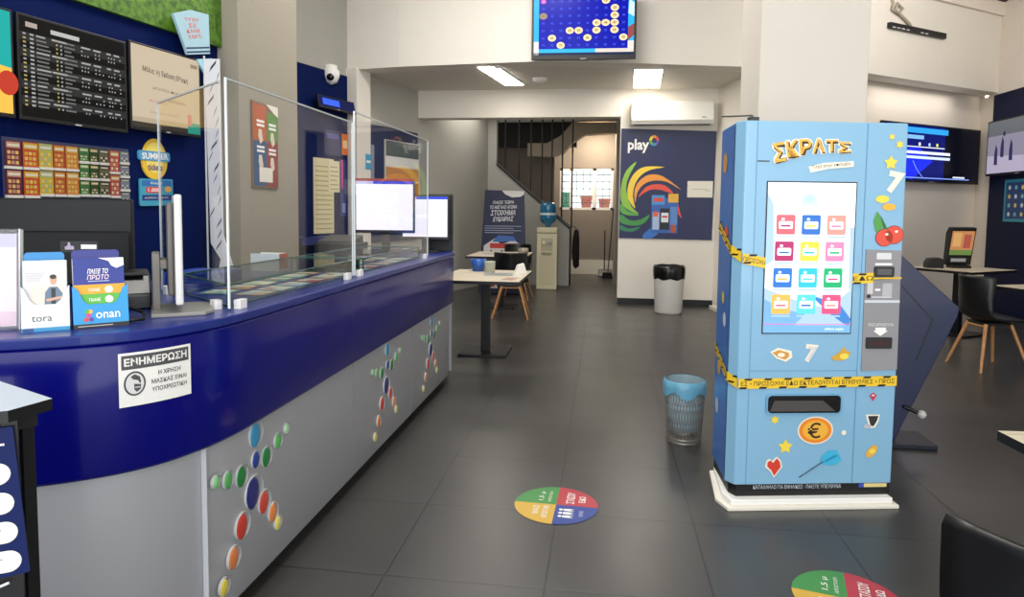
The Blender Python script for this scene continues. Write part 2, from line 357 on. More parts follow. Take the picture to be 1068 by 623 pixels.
# worktop, a slab following the path
m = MB(); inner = [(-1.95, 5.26), (-1.95, 2.9), (-2.1, 2.45), (-2.4, 2.1), (-2.75, 2.0)]
o_ = offs(CP, -.012); n = len(o_)
ptsu = [(q.x, q.y) for q in o_]+inner
m.prism(Frame((0, 0, 0), (1, 0, 0), (0, 1, 0)), ptsu, .997, 1.025, BLUETOP)
m.build('worktop', ct, bevel=.004)
m = MB(); band(m, CP, [(.06, .633), (.004, .633), (0, .643), (-.004, .985), (0.0, .997), (.06, .997)], BLUE); m.build('fascia', ct)
m = MB(); band(m, CP, [(.045, .05), (.035, .06), (.035, .645)], SILVER); m.build('front_panel', ct)
m = MB(); band(m, CP, [(.10, 0.0), (.09, .06), (.03, .06)], BLACK); m.build('plinth', ct)
for y in (3.02, 4.02): MB().box(-1.187, -1.1835, y, y+.004, .06, .63, mat('#7c7e85', .4)).build('panel_joint', ct)
MB().box(-1.206, -1.189, 1.833, 1.836, .06, .63, mat('#c5c8cc', .4)).build('panel_joint', ct)
m = MB(); m.box(-1.95, -1.93, 2.9, 5.2, 0, .997, NAVYD); m.box(-1.93, -1.2, 5.19, 5.2, .05, .997, SILVER); m.build('inner_panel', ct)

# printed balls figure on the panel
def ball(parent, dx, dy, dz, r, col, name):
    m = MB(); c = (dx, dy, dz)
    m.lathe([(r, 0), (r, .006), (r*.97, .010)], mat('#bcbdbb', .5), c, 20, 'x')
    c2 = (dx, dy-r*.24, dz)
    q = r*.92; m.lathe([(q, .0095), (q*.93, .0115), (q*.75, .0135), (q*.4, .015), (.0005, .0155)], mat(col, .3, coat=.3), c2, 20, 'x', .78, 1)
    return m.build(name, parent)
FIG = [(2.116, .575, .046, '#3a93bd'), (2.114, .487, .032, '#27408f'), (2.098, .377, .060, '#23286f'), (2.021, .465, .038, '#1c7a3a'), (1.941, .485, .030, '#57a85c'), (1.873, .505, .022, '#7fc47f'), (2.186, .470, .038, '#1f7d3d'), (2.271, .498, .031, '#58b45c'), (2.339, .522, .023, '#a6cfa0'),
       (2.022, .294, .046, '#c23a30'), (1.967, .212, .039, '#cf7a42'), (1.909, .145, .030, '#d2c04a'), (2.167, .312, .044, '#c9483a'), (2.228, .245, .037, '#e38544'), (2.262, .190, .029, '#dfd36a')]
for dy in (0, 1.42, 2.38):
    y0, z0, r0, c0 = FIG[2]
    k = 1 if dy == 0 else .86
    t = ball(ct, 0, 0, 0, r0*k, c0, 'ball_figure'); t.location = (-1.1885, y0+dy, z0)
    for y, z, r, c in FIG[:2]+FIG[3:]: ball(t, 0, y-y0, z-z0, r*k, c, 'ball')

# ================================================================== VENDING MACHINE
VW, VD, VH = .79, .36, 1.775
vm = thing('scratch_card_machine', 'tall light blue scratch card vending machine wrapped in yellow tape', 'vending machine', (.588, 3.099, 0), 11)
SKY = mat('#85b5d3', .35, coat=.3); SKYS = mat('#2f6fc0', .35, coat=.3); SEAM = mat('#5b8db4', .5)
FLc = [(0.012, .05), (.04, 0), (VW, 0), (VW+.02, VD), (.068, VD)]
m = MB(); FT = Frame((0, 0, 0), (1, 0, 0), (0, 1, 0))
m.prism(FT, FLc, .10, VH, SKY)
body = m.build('cabinet', vm, bevel=.006)
m = MB(); m.rect(FRONT, .0905, .0925, .105, VH-.005, .002, SEAM); m.rect(FRONT, .5985, .6012, .105, VH-.005, .002, SEAM)
m.rect(FRONT, .092, .598, .636, .639, .002, SEAM); m.rect(FRONT, .095, .15, 1.592, 1.597, .0025, DGREY); m.build('door_seam', vm)
# left side panel print (darker blue)
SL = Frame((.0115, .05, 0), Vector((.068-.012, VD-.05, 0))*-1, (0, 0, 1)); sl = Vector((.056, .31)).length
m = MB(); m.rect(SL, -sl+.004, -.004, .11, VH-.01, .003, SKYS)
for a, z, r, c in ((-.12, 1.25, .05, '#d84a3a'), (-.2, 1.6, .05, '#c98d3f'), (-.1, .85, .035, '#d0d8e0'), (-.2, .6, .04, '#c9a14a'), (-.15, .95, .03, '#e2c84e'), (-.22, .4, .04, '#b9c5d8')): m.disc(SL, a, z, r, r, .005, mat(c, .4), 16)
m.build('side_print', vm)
# plinth and tray
m = MB(); m.prism(FT, [(.03, .052), (.05, .004), (VW-.004, .004), (VW, VD), (.075, VD)], .045, .10, BLACK)
m.text(FRONT, 'ΚΑΤΑΛΛΗΛΟ ΓΙΑ ΕΝΗΛΙΚΕΣ · ΠΑΙΞΤΕ ΥΠΕΥΘΥΝΑ', .34, .088, .018, -.002, mat('#c9d2da'), 0.0, .42)
m.rect(FRONT, .66, .77, .082, .1, -.001, mat('#e2cf8d', .4)); m.rect(FRONT, .635, .658, .082, .1, -.001, mat('#3a4fb0', .4)); m.build('plinth', vm)
m = MB(); m.prism(FT, [(-.03, .05), (-.01, -.055), (VW+.01, -.055), (VW+.03, VD+.02), (.06, VD+.02)], 0, .018, OFFWHITE)
m.prism(FT, [(.0, .05), (.01, -.035), (VW-.01, -.035), (VW+.0, VD), (.075, VD)], .018, .045, WHITE); m.build('base_tray', vm, bevel=.004)
# screen
SG = [mat(c, .2, emit=e) for c, e in (('#eef4ff', 1.25), ('#7fb4ee', .8), ('#a9c6f6', .9), ('#4f8fd8', .7))]
m = MB(); a0, a1, b0, b1 = .147, .556, .815, 1.50
m.rect(FRONT, a0-.006, a1+.006, b0-.006, b1+.006, .002, DGREY); m.build('screen_bezel', vm)
m = MB(); m.rect(FRONT, a0, a1, b0, b1, .004, SG[0])
m.poly(FRONT, [(a0, b0), (a1, b0), (a1, 1.02), (.45, .93), (.34, .95), (.2, 1.0), (a0, 1.02)], .0045, SG[2])
m.poly(FRONT, [(a0, b0+.03), (.27, .83), (.34, .9), (.22, .93), (a0, .97)], .005, SG[1])
m.poly(FRONT, [(.36, .99), (.46, .90), (.55, .84), (a1, .88), (.5, .95)], .005, SG[3])
m.poly(FRONT, [(a0, 1.12), (.185, 1.15), (.175, 1.4), (a0, 1.45)], .005, SG[2])
m.poly(FRONT, [(a1, 1.0), (.54, 1.02), (.535, 1.3), (a1, 1.3)], .005, SG[2])
m.rect(FRONT, a0, a1, .815, .85, .0055, SG[1]); m.rect(FRONT, a0, a1, .853, .857, .006, mat('#e07fae', .3, emit=.8))
m.text(FRONT, 'οθόνη αφής', .48, .832, .014, .0065, SG[0], .0, .09)
tiles = [['#ee6d76', '#3f74c4', '#f09a8e'], ['#b33e6f', '#f2cf4e', '#f489b0'], ['#3b78c8', '#40c0d0', '#2fae72'], ['#f3b45c', '#63cfd0', '#f0587e']]
for r in range(4):
    for c in range(3):
        A0 = .19+c*.118-r*.003; B1 = 1.355-r*.121
        m.rrect(FRONT, A0, A0+.088, B1-.09, B1, .008, .006, mat(tiles[r][c], .3, emit=.9))
        m.rrect(FRONT, A0+.012, A0+.076, B1-.064, B1-.03, .006, .0065, SG[0])
        m.rect(FRONT, A0+.02, A0+.066, B1-.055, B1-.046, .007, mat(tiles[(r+1) % 4][c], .3, emit=.8)); m.disc(FRONT, A0+.03, B1-.02, .008, .006, .007, SG[0], 8)
        m.rect(FRONT, A0, A0+.088, B1-.103, B1-.096, .006, SG[2])
m.rrect(FRONT, .30, .38, 1.395, 1.425, .012, .0055, mat('#c5e3f7', .3, emit=.9)); m.disc(FRONT, .34, 1.43, .03, .018, .0055, mat('#b8def2', .3, emit=.9), 14)
m.build('screen', vm)
# artwork
Y1 = mat('#f4d94a', .4); Y2 = mat('#f0b33c', .4); RED = mat('#d83a2e', .4); GRN = mat('#4f9a46', .4); INK = mat('#3a2a18', .5); CRM = mat('#f3ead6', .4)
def art(name, m): m.build(name, vm)
m = MB()
for dx, dy, d, mt, bd in [(.0065*math.cos(k*PI/4)+.002, .0065*math.sin(k*PI/4)-.002, .003+k*.0001, CRM, .05) for k in range(8)] + [ (.005, -.006, .004, INK, .045), (0, 0, .005, Y2, .012)]:
    for i, (ch, a, b, s, rt) in enumerate(zip('ΣΚΡΑΤΣ', (.192, .252, .312, .372, .432, .492), (1.635, 1.652, 1.662, 1.667, 1.667, 1.662), (.086, .074, .066, .062, .052, .046), (10, 8, 6, 4, 2, 0))):
        m.text(FRONT, ch, a+dx, b+dy, s, d, mt, bd, .054, rt)
art('title_logo', m); m = MB()
m.poly(FRONT, [(.33, 1.572), (.40, 1.59), (.54, 1.60), (.54, 1.575), (.42, 1.563), (.34, 1.545)], .003, CRM)
m.text(FRONT, 'Τύχη στην επιτυχία', .435, 1.579, .018, .004, INK, .0, .18, 6)
art('subtitle_ribbon', m)
for a, b, r in ((.713, 1.712, .016), (.751, 1.678, .02), (.714, 1.595, .034), (.219, .408, .022), (.274, .281, .036)): art('star_print', MB().star(FRONT, a, b, r, .003, Y1, .55, 6 if r < .03 else 5))
m = MB(); m.text(FRONT, '7', .74, 1.505, .10, .003, CRM, .06, .075, -10)
art('seven_print', m)
art('coin_print', MB().disc(FRONT, .682, 1.43, .032, .017, .003, Y1, 16)); art('coin_print', MB().disc(FRONT, .715, 1.395, .032, .016, .0032, Y2, 16)); m = MB()
m.poly(FRONT, [(.66, 1.375), (.672, 1.36), (.69, 1.31), (.68, 1.27), (.655, 1.285), (.645, 1.33)], .003, GRN); m.poly(FRONT, [(.675, 1.36), (.71, 1.30), (.74, 1.30), (.735, 1.29), (.695, 1.29)], .0035, mat('#3a6e34'))
for a, b, r in ((.70, 1.255, .040), (.745, 1.268, .042)): m.disc(FRONT, a, b, r+.003, r*.95+.003, .003, mat('#8c2a20'), 20); m.disc(FRONT, a, b, r, r*.95, .0036, mat('#e0513f', .3), 20); m.disc(FRONT, a+.01, b+.015, .008, .006, .004, CRM, 8)
art('cherry_print', m); m = MB()
# middle row
m.poly(FRONT, [(.185, .725), (.22, .745), (.285, .73), (.29, .70), (.26, .68), (.215, .695)], .003, CRM); m.poly(FRONT, [(.195, .722), (.225, .735), (.272, .722), (.275, .705), (.255, .69), (.22, .702)], .0035, mat('#d79a3c', .4)); m.disc(FRONT, .237, .712, .018, .01, .004, CRM, 10)
art('ingot_print', m); m = MB()
m.text(FRONT, '7', .379, .718, .085, .003, CRM, .06, .06, -6); m.text(FRONT, '7', .381, .716, .068, .0036, mat('#d9d4d6'), .02, .045, -6)
art('seven_print', m); m = MB()
m.poly(FRONT, [(.47, .70), (.50, .715), (.535, .75), (.545, .73), (.565, .725), (.555, .70), (.53, .685), (.49, .685)], .003, mat('#d6a43a', .4)); m.disc(FRONT, .535, .705, .022, .014, .0036, Y1, 12)
art('gold_heap_print', m); m = MB()
# lower artwork
m.disc(FRONT, .413, .357, .085, .066, .003, CRM, 28); m.disc(FRONT, .413, .357, .078, .06, .0034, mat('#ef8a28', .35), 28); m.disc(FRONT, .413, .357, .06, .046, .0038, Y2, 28)
m.text(FRONT, '€', .407, .357, .075, .0042, INK, .008, .062)
art('euro_coin_print', m); m = MB()
m.poly(FRONT, [(.20, .225), (.212, .214), (.235, .235), (.255, .215), (.262, .185), (.225, .135), (.205, .165), (.18, .185), (.185, .215)], .003, CRM); m.poly(FRONT, [(.205, .217), (.218, .205), (.235, .226), (.25, .21), (.255, .185), (.225, .143), (.21, .17), (.19, .188), (.192, .208)], .0035, mat('#d5402f', .35))
art('heart_print', m); m = MB()
m.tube([FRONT.p(.345, .135, .004), FRONT.p(.455, .208, .004)], .003, mat('#2d4a66', .3), 6)
m.poly(FRONT, [(.44, .20), (.45, .235), (.475, .26), (.52, .262), (.535, .235), (.545, .215), (.52, .195), (.49, .188)], .003, mat('#43b3d9', .35)); m.poly(FRONT, [(.455, .21), (.51, .24), (.53, .236), (.47, .205)], .0035, mat('#2a8fc0', .35))
art('dart_print', m); art('sparkle_print', MB().disc(FRONT, .55, .345, .012, .012, .003, CRM, 8)); m = MB()
m.poly(FRONT, [(.665, .52), (.682, .535), (.70, .52), (.682, .493)], .003, mat('#c73a5c', .3)); m.poly(FRONT, [(.672, .518), (.682, .527), (.69, .518)], .0034, CRM)
art('ruby_print', m); m = MB()
m.poly(FRONT, [(.65, .43), (.72, .43), (.715, .40), (.70, .37), (.68, .365), (.665, .385)], .003, CRM); m.poly(FRONT, [(.662, .423), (.712, .424), (.706, .40), (.692, .376), (.68, .375), (.672, .39)], .0034, DGREY); m.disc(FRONT, .66, .375, .018, .012, .0034, mat('#b9c0c8'), 10)
art('cup_print', m); m = MB()
m.poly(FRONT, [(.66, .25), (.69, .285), (.715, .28), (.712, .25), (.685, .225), (.662, .228)], .003, mat('#e6b24e', .35)); m.disc(FRONT, .69, .256, .016, .012, .0034, Y1, 10)
art('nugget_print', m)
# payment column
GP = mat('#8f8d90', .45); GPD = mat('#242426', .4)
m = MB(); m.prism(FRONT, [(.618, .636), (.788, .642), (.782, 1.196), (.616, 1.20)], 0, .006, GP)
m.rect(FRONT, .618, .785, .955, .967, .007, mat('#cfd4da', .4)); m.rect(FRONT, .618, .783, 1.062, 1.066, .007, mat('#bdbbbf'))
m.rrect(FRONT, .665, .735, 1.155, 1.185, .004, .007, mat('#d9d9da')); m.rect(FRONT, .66, .74, 1.128, 1.138, .007, WHITE)
m.rect(FRONT, .628, .655, .995, 1.05, .007, mat('#c9c8ca')); m.rect(FRONT, .70, .745, .985, 1.045, .007, mat('#b7b6b9')); m.rect(FRONT, .665, .69, 1.01, 1.02, .007, WHITE); m.rect(FRONT, .65, .745, .978, .984, .007, mat('#d0d0d2'))
m.text(FRONT, 'ΕΙΣΟΔΟΣ ΧΑΡΤΟΝΟΜΙΣΜΑΤΩΝ', .70, .853, .013, .007, WHITE, 0, .12); m.poly(FRONT, [(.675, .84), (.725, .84), (.725, .825), (.735, .825), (.70, .80), (.665, .825), (.675, .825)], .007, WHITE)
m.build('payment_panel', vm)
m = MB(); m.rrect(FRONT, .655, .748, 1.075, 1.122, .006, .014, GPD, .006); m.rect(FRONT, .668, .735, 1.085, 1.112, .0145, mat('#55565a', .3)); m.build('card_reader', vm)
m = MB(); m.rrect(FRONT, .632, .755, .742, .795, .006, .012, GPD, .006); m.rect(FRONT, .645, .742, .757, .778, .0125, mat('#3a1d1d', .4)); m.build('banknote_slot', vm)
m = MB(); m.disc(FRONT, .635, .985, .009, .009, .009, GPD, 12); m.build('lock', vm)
# delivery slot, a recess shown as a tray with rim and a sloping flap
m = MB(); m.rrect(FRONT, .172, .532, .435, .530, .02, .010, mat('#6ea6c8', .4), .001); m.rrect(FRONT, .18, .524, .442, .523, .018, .011, BLACKG); m.poly(FRONT, [(.19, .45), (.5, .45), (.44, .5), (.21, .5)], .0115, mat('#4a4644', .3)); m.build('delivery_slot', vm)
# tapes
TP = mat('#eec52e', .4)
def tape(mb, F, a0, a1, z0, z1, d, txt):
    mb.poly(F, [(a0, z0-.024), (a1, z1-.024), (a1, z1+.024), (a0, z0+.024)], d, TP)
    k = int((a1-a0)/.045)
    for i in range(max(1, k)):
        for sgn in (-1, 1):
            A = a0+(a1-a0)*(i+.5*(sgn > 0))/max(1, k); z = z0+(z1-z0)*(A-a0)/(a1-a0)+sgn*.0195
            if i % 2 == 0: mb.poly(F, [(A, z-.0045), (min(A+.035, a1), z-.0045), (min(A+.043, a1), z+.0045), (A+.008, z+.0045)], d+.0006, BLACK)
    if txt: mb.text(F, txt, (a0+a1)/2, (z0+z1)/2, .021, d+.0008, INK, .005, (a1-a0)*.97, math.degrees(math.atan2(z1-z0, a1-a0)))
CH = Frame((.0115, .05, 0), (.0285, -.05, 0), (0, 0, 1)); cl = Vector((.0285, .05)).length
m = MB(); tape(m, FRONT, .04, .79, .578, .590, .0065, 'ΕΣ • ΠΡΟΣΟΧΗ! ΕΔΩ ΕΚΤΕΛΟΥΝΤΑΙ ΕΠΙΘΥΜΙΕΣ • ΠΡΟΣ'); tape(m, CH, 0, cl, .60, .58, .006, ''); tape(m, SL, -sl, 0, .68, .60, .006, 'ΠΡΟΣΟΧΗ!'); m.build('lower_tape', vm)
m = MB(); tape(m, FRONT, .04, .147, 1.155, 1.135, .0065, 'ΠΡΟΣΟΧΗ'); tape(m, CH, 0, cl, 1.19, 1.16, .006, ''); tape(m, SL, -sl, 0, 1.30, 1.19, .006, 'ΠΡΟΣΟΧΗ!'); m.build('upper_tape', vm)
m = MB(); tape(m, FRONT, .556, .655, 1.065, 1.07, .0075, 'ΕΔΩ')
m.tube([FRONT.p(.65, 1.067, .016), FRONT.p(.785, 1.07, .010)], .004, TP, 6); m.build('upper_tape', vm)
m = MB(); m.box(.10, .14, .10, .14, VH, VH+.03, GPD); m.tube([(.12, .12, VH+.02), (.15, .2, VH+.05), (.15, .6, VH+.10)], .004, BLACK, 6); m.build('aerial_cable', vm)

# ================================================================== BUILDERS
CT = 1.025
FLOORF = Frame((0, 0, 0), (1, 0, 0), (0, 1, 0))
def tv(name, label, cat, loc, rz, w, h, d, draw, group=None, tilt=0, bez=.012, foot=.02):
    """front at local y=0, centre at the origin, w x h"""
    t = thing(name, label, cat, loc, rz, group)
    if tilt: t.rotation_euler = (R(-tilt), 0, R(rz))
    m = MB(); m.box(-w/2, w/2, 0, d*.35, -h/2, h/2, BLACK); m.box(-w*.35, w*.35, d*.35, d, -h*.3, h*.3, BLACK)
    m.build('housing', t, bevel=.003)
    m = MB(); F = Frame((-w/2+bez, -.0005, -h/2+foot), (1, 0, 0), (0, 0, 1)); draw(m, F, w-2*bez, h-bez-foot); m.build('screen', t)
    m = MB(); m.fbox(FRONT, -w*.03, w*.03, -h/2+.005, -h/2+.011, 0, .001, mat('#c9c9c9', .3)); m.build('emblem', t)
    return t
def em(c, s=1.0): return mat(c, .25, emit=s)
def monitor(name, label, loc, rz, w, h, draw, zb, group=None, stand=DGREY, shell=BLACK):
    """desktop monitor; origin at the base; zb = height of the panel's lower edge"""
    t = thing(name, label, 'monitor', loc, rz, group)
    m = MB(); m.box(-w/2, w/2, 0, .03, zb, zb+h, shell); m.box(-w*.3, w*.3, .03, .05, zb+h*.15, zb+h*.8, shell); m.build('housing', t, bevel=.004)
    m = MB(); F = Frame((-w/2+.014, -.001, zb+.022), (1, 0, 0), (0, 0, 1)); draw(m, F, w-.028, h-.036); m.build('screen', t)
    m = MB(); m.box(-.03, .03, .05, .075, .012, zb+h*.45, stand); m.build('stand', t, bevel=.003)
    m = MB(); m.lathe([(.001, .013), (.08, .013), (.098, .008), (.10, 0), (.001, 0)], stand, (0, .04, 0), 24, 'z', 1.1, .8); m.build('base', t)
    return t
def make_table(label, loc, rz, w, l, h=.74, group=None, bs=.45, pole=True):
    t = thing('pedestal_table', label, 'table', loc, rz, group)
    MB().prism(FLOORF, [(-w/2, -l/2), (w/2, -l/2), (w/2, l/2), (-w/2, l/2)], h-.028, h, WOODT, BLACK).build('tabletop', t)
    m = MB(); m.box(-.04, .04, -.04, .04, .018, h-.035, BLACK); m.build('pole', t, bevel=.004)
    MB().box(-bs/2, bs/2, -bs/2, bs/2, 0, .02, BLACK).build('base_plate', t, bevel=.004)
    MB().box(-.2, .2, -.03, .03, h-.04, h-.028, BLACK).build('bracket', t)
    return t
def make_chair(label, loc, rz, group=None, zs=0.0):
    t = thing('shell_chair', label, 'chair', loc, rz, group)
    prof = [(.225, .425, .19, 0), (.20, .445, .205, 0), (.10, .437, .22, .01), (-.02, .430, .225, .02), (-.12, .438, .222, .035), (-.18, .475, .215, .05), (-.213, .55, .21, .065), (-.232, .64, .21, .075), (-.247, .73, .206, .105), (-.262, .81, .203, .125), (-.268, .83, .196, .13)]
    m = MB(); n = 12; vs = []
    for i, (y, z, wd, curl) in enumerate(prof):
        for k in range(n+1):
            s = -1+2*k/n; bk = max(0, min(1, (i-3)/3.0))
            vs.append((wd*s, y+curl*bk*1.3*s*s, z+curl*(1-bk)*s*s*1.4))
    fs = [(i*(n+1)+k, i*(n+1)+k+1, (i+1)*(n+1)+k+1, (i+1)*(n+1)+k) for i in range(len(prof)-1) for k in range(n)]
    m.add(vs, fs, mat('#0e0e10', .38), True); o = m.build('seat_shell', t, solid=.014)
    MB().box(-.12, .12, -.12, .12, .395, .418, BLACK).build('seat_mount', t)
    for sx in (-1, 1):
        for sy in (-1, 1):
            m = MB(); m.tube([(sx*.11, sy*.11, .405), (sx*.225, sy*.215, 0)], .017, LEGW, 8, r1=.011); m.build('leg', t)
    for sx in (-1, 1):
        m = MB(); m.tube([(-.12, sx*.12, .385), (.12, sx*.12, .385)], .010, LEGW, 6); m.build('crossbar', t)
    return t
def bars(m, F, rows, mt, d=.0006):
    for a0, a1, b0, b1 in rows: m.rect(F, a0, a1, b0, b1, d, mt)

# ================================================================== LEFT WALL
FLW = Frame(LA, LU, (0, 0, 1))
def lines_screen(m, F, w, h):
    rng = random.Random(3); m.rect(F, 0, w, 0, h, 0, em('#101010', .9)); 
    for k in range(5): m.rect(F, 0, w, h*(.12+k*.16), h*(.12+k*.16)+h*.085, .0004, em('#2b2b2b', .8))
    W_ = em('#9c9c9c', .7); G_ = em('#a8985e', .7); D_ = em('#6a6a6a', .7)
    m.rect(F, .03, .09, h*.9, h*.95, .0008, em('#a89a92', .7)); m.rect(F, .16, .32, h*.885, h*.93, .0008, em('#b0b0b0', .7))
    y = h*.82; r = 0
    while y > h*.08:
        if r % 4 == 0:
            for a0, a1 in ((.18, .27), (.36, .42), (.44, .49), (.53, .56), (.58, .62)): m.rect(F, a0/.66*w, a1/.66*w, y, y+.009, .0008, W_)
        m.rect(F, .015, .03, y, y+.008, .0008, G_ if r % 3 else W_); m.rect(F, .05, .07, y, y+.009, .0008, W_)
        m.rect(F, .09/.66*w, (.13+rng.random()*.05)/.66*w, y, y+.008, .0008, D_ if r % 4 else W_)
        m.rect(F, .205/.66*w, .215/.66*w, y, y+.009, .0008, G_); m.rect(F, .23/.66*w, .24/.66*w, y, y+.009, .0008, W_); m.rect(F, .255/.66*w, (.29+rng.random()*.05)/.66*w, y, y+.008, .0008, D_)
        if r % 4 in (1, 2):
            for a in (.36, .38, .40, .45, .475, .5, .54, .56, .58, .62): 
                if rng.random() > .25: m.rect(F, a/.66*w, (a+.008)/.66*w, y, y+.008, .0008, W_)
        y -= h*.042; r += 1
def beige_screen(m, F, w, h):
    m.rect(F, 0, w, 0, h, 0, em('#b3a58f', .85)); m.rect(F, 0, w, 0, h*.06, .0004, em('#3a342c', .8)); m.rect(F, 0, w, h*.06, h*.12, .0004, em('#a6987f', .8))
    K = em('#2a2521', .6)
    m.text(F, 'Μόλις 1η Έκδοση Εθνική', w*.48, h*.70, h*.085, .0008, K, .01, w*.66, -3); m.text(F, 'μεγάλο ποσό', w*.5, h*.50, h*.05, .0008, em('#6a5f50', .6), 0, w*.42, -3); m.text(F, 'κερδισμένο', w*.64, h*.38, h*.05, .0008, em('#6a5f50', .6), 0, w*.26, -3)
    m.text(F, 'αποτελέσματα', w*.36, h*.34, h*.03, .0008, em('#b5705e', .7), 0, w*.26, -2); m.text(F, 'κληρώσεις της ημέρας', w*.46, h*.2, h*.03, .0008, em('#8a7c68', .7), 0, w*.42)
    m.rect(F, w*.80, w, 0, h*.14, .001, em('#2f8f80', .8)); m.rect(F, w*.80, w*.86, .05, .12, .0012, em('#c07f80', .7)); m.rect(F, w*.86, w*.97, h*.88, h*.93, .0008, em('#8d806c', .7))
def teal_screen(m, F, w, h):
    m.rect(F, 0, w, 0, h, 0, em('#1f9b97', .8)); m.poly(F, [(0, 0), (w, 0), (w, h*.45), (0, h*.6)], .0005, em('#e0b24a', .8)); m.disc(F, w-.02, h*.3, .05, .06, .0008, em('#b23a2a', .8), 16)
TVR = LRZ
for nm, s0, s1, zc, h, fn, lb in (('wall_television', -2.055, -1.428, 2.05, .525, lines_screen, 'wall television showing a dark list of fixtures above the ticket rack'), ('wall_television', -1.408, -.855, 2.075, .515, beige_screen, 'wall television showing a beige announcement beside the dark list screen'), ('wall_television', -2.72, -2.075, 2.05, .525, teal_screen, 'wall television with teal and yellow picture cut by the left frame edge')):
    tv(nm, lb, 'television', LW((s0+s1)/2, zc, .075), TVR, s1-s0, h, .07, fn, 'televisions behind the counter')
m = MB(); m.fbox(FLW, -3.4, -.60, 2.475, 3.6, .003, .035, grass_mat()); tag(m.build('grass_picture'), 'printed picture of green grass high on the blue wall above the screens', 'picture')
# cup shaped sign
CUP = Frame(LW(-.915, 2.50, .075), LU*math.cos(R(14))+Vector((0, 0, 1))*math.sin(R(14)), -LU*math.sin(R(14))+Vector((0, 0, 1))*math.cos(R(14)))
t = thing('cup_sign', 'tilted pale blue cup shaped sign with red lettering at the edge of the grass picture', 'sign', LW(-.915, 2.30, .05), 0)
def rel(o, F): return Frame(F.o-Vector(o.location), F.u, F.v)
C_ = rel(t, CUP)
m = MB(); m.prism(C_, [(-.10, -.14), (.10, -.14), (.155, .11), (.0, .135), (-.155, .11)], 0, .02, mat('#a3c6d2', .45)); 
for b in (-.13, -.105): m.rect(C_, -.105, .105, b, b+.01, .0208, mat('#1d2a55'))
RR = mat('#e2604e', .4)
for i, (tx, ww) in enumerate((('ΤΥΧΗ', .12), ('ΣΕ', .07), ('ΚΑΘΕ', .12), ('ΧΑΡΤΙ', .12))): m.text(C_, tx, -.01, .075-i*.035, .024, .0208, RR, .01, ww)
m.build('cup_panel', t)
m = MB(); m.prism(C_, [(-.02, -.17), (.12, -.17), (.15, -.27), (.05, -.30), (.01, -.23)], -.004, .012, mat('#9fd0e2', .45)); m.disc(C_, .09, -.22, .02, .02, .0125, mat('#22406f'), 12); m.build('small_card', t)
# ticket rack and its tickets
rack = thing('ticket_rack', 'clear wall rack holding rows of scratch tickets behind the black monitor', 'rack', LW(-2.1, .9, 0), LRZ)
RKF = Frame((0, 0, -.9), (1, 0, 0), (0, 0, 1))
def rk(s): return s+2.1
m = MB()
cols = [(-2.091, -2.015, 2, .145, '#7c2230', '#d9a68a', 'dark red and cream'), (-2.005, -1.926, 2, .145, '#d8552a', '#f0c23a', 'bright orange'), (-1.922, -1.849, 2, .14, '#d8c23c', '#b9c9a0', 'yellow'), (-1.844, -1.78, 2, .14, '#c8562b', '#e8a23c', 'orange and red gridded'), (-1.774, -1.702, 2, .14, '#e0893a', '#f0c45a', 'light orange'), (-1.696, -1.638, 3, .092, '#3f7a3c', '#a9c77a', 'green and white'), (-1.633, -1.579, 3, .092, '#2c4a2a', '#b3a33c', 'dark green and gold'), (-1.573, -1.511, 3, .092, '#6f6a4a', '#3a3a30', 'olive grey'), (-1.505, -1.441, 2, .14, '#c84a4a', '#d99a4a', 'pink and red'), (-1.435, -1.375, 9, .080, '#8a8fa0', '#5a7a70', 'grey blue')]
m.rect(RKF, 0, .735, 1.36, 1.70, .003, mat('#3a3f5c', .4)); m.rect(RKF, .66, .735, .93, 1.36, .003, mat('#3a3f5c', .4)); m.build('backing', rack)
for s0, s1, n, h, c1, c2, nm in cols:
    for r in range(n): MB().fbox(RKF, rk(s0), rk(s1), 1.69-(r+1)*h-.004, 1.69-(r+1)*h+.010, .003, .022, mat('#c9c5bc', .4)).build('pocket_rail', rack)
ORD = ['topmost', 'second', 'third', 'fourth', 'fifth', 'sixth', 'seventh', 'eighth', 'lowest']
for ci, (s0, s1, n, h, c1, c2, nm) in enumerate(cols):
    w = s1-s0; F = Frame((-w/2, -.012, 0)); hh = h-.018
    m = MB(); m.fbox(F, 0, w, 0, hh, 0, .004, mat(dim(c1, .8), .35))
    A, B_ = mat(dim(c2, .78), .35), mat('#c9bfa8', .4)
    m.rect(F, .004, w-.004, hh*.72, hh*.96, .0045, A); m.rect(F, .008, w-.008, hh*.78, hh*.88, .005, B_)
    for i in range(3):
        for j in range(2 if n > 2 else 3): m.rect(F, .008+i*(w-.016)/3, .008+(i+.75)*(w-.016)/3, hh*(.08+.2*j), hh*(.08+.2*j)+hh*.13, .0045, A if (i+j+ci) % 2 else mat('#c9a860', .35) if ci < 5 else B_)
    src = m.build('scratch_ticket', rack); src.parent = None
    for r in range(n):
        o = src if r == 0 else src.copy()
        if r: COL.objects.link(o)
        o.location = LW((s0+s1)/2, 1.69-(r+1)*h+.010, .0); o.rotation_euler = (0, 0, R(LRZ))
        pos = (('upper', 'lower') if n == 2 else ('topmost', 'middle', 'lowest') if n == 3 else ORD)[r]
        tag(o, '%s scratch ticket, %s in its column of the wall rack' % (nm, pos), 'ticket', 'scratch tickets in the wall rack')
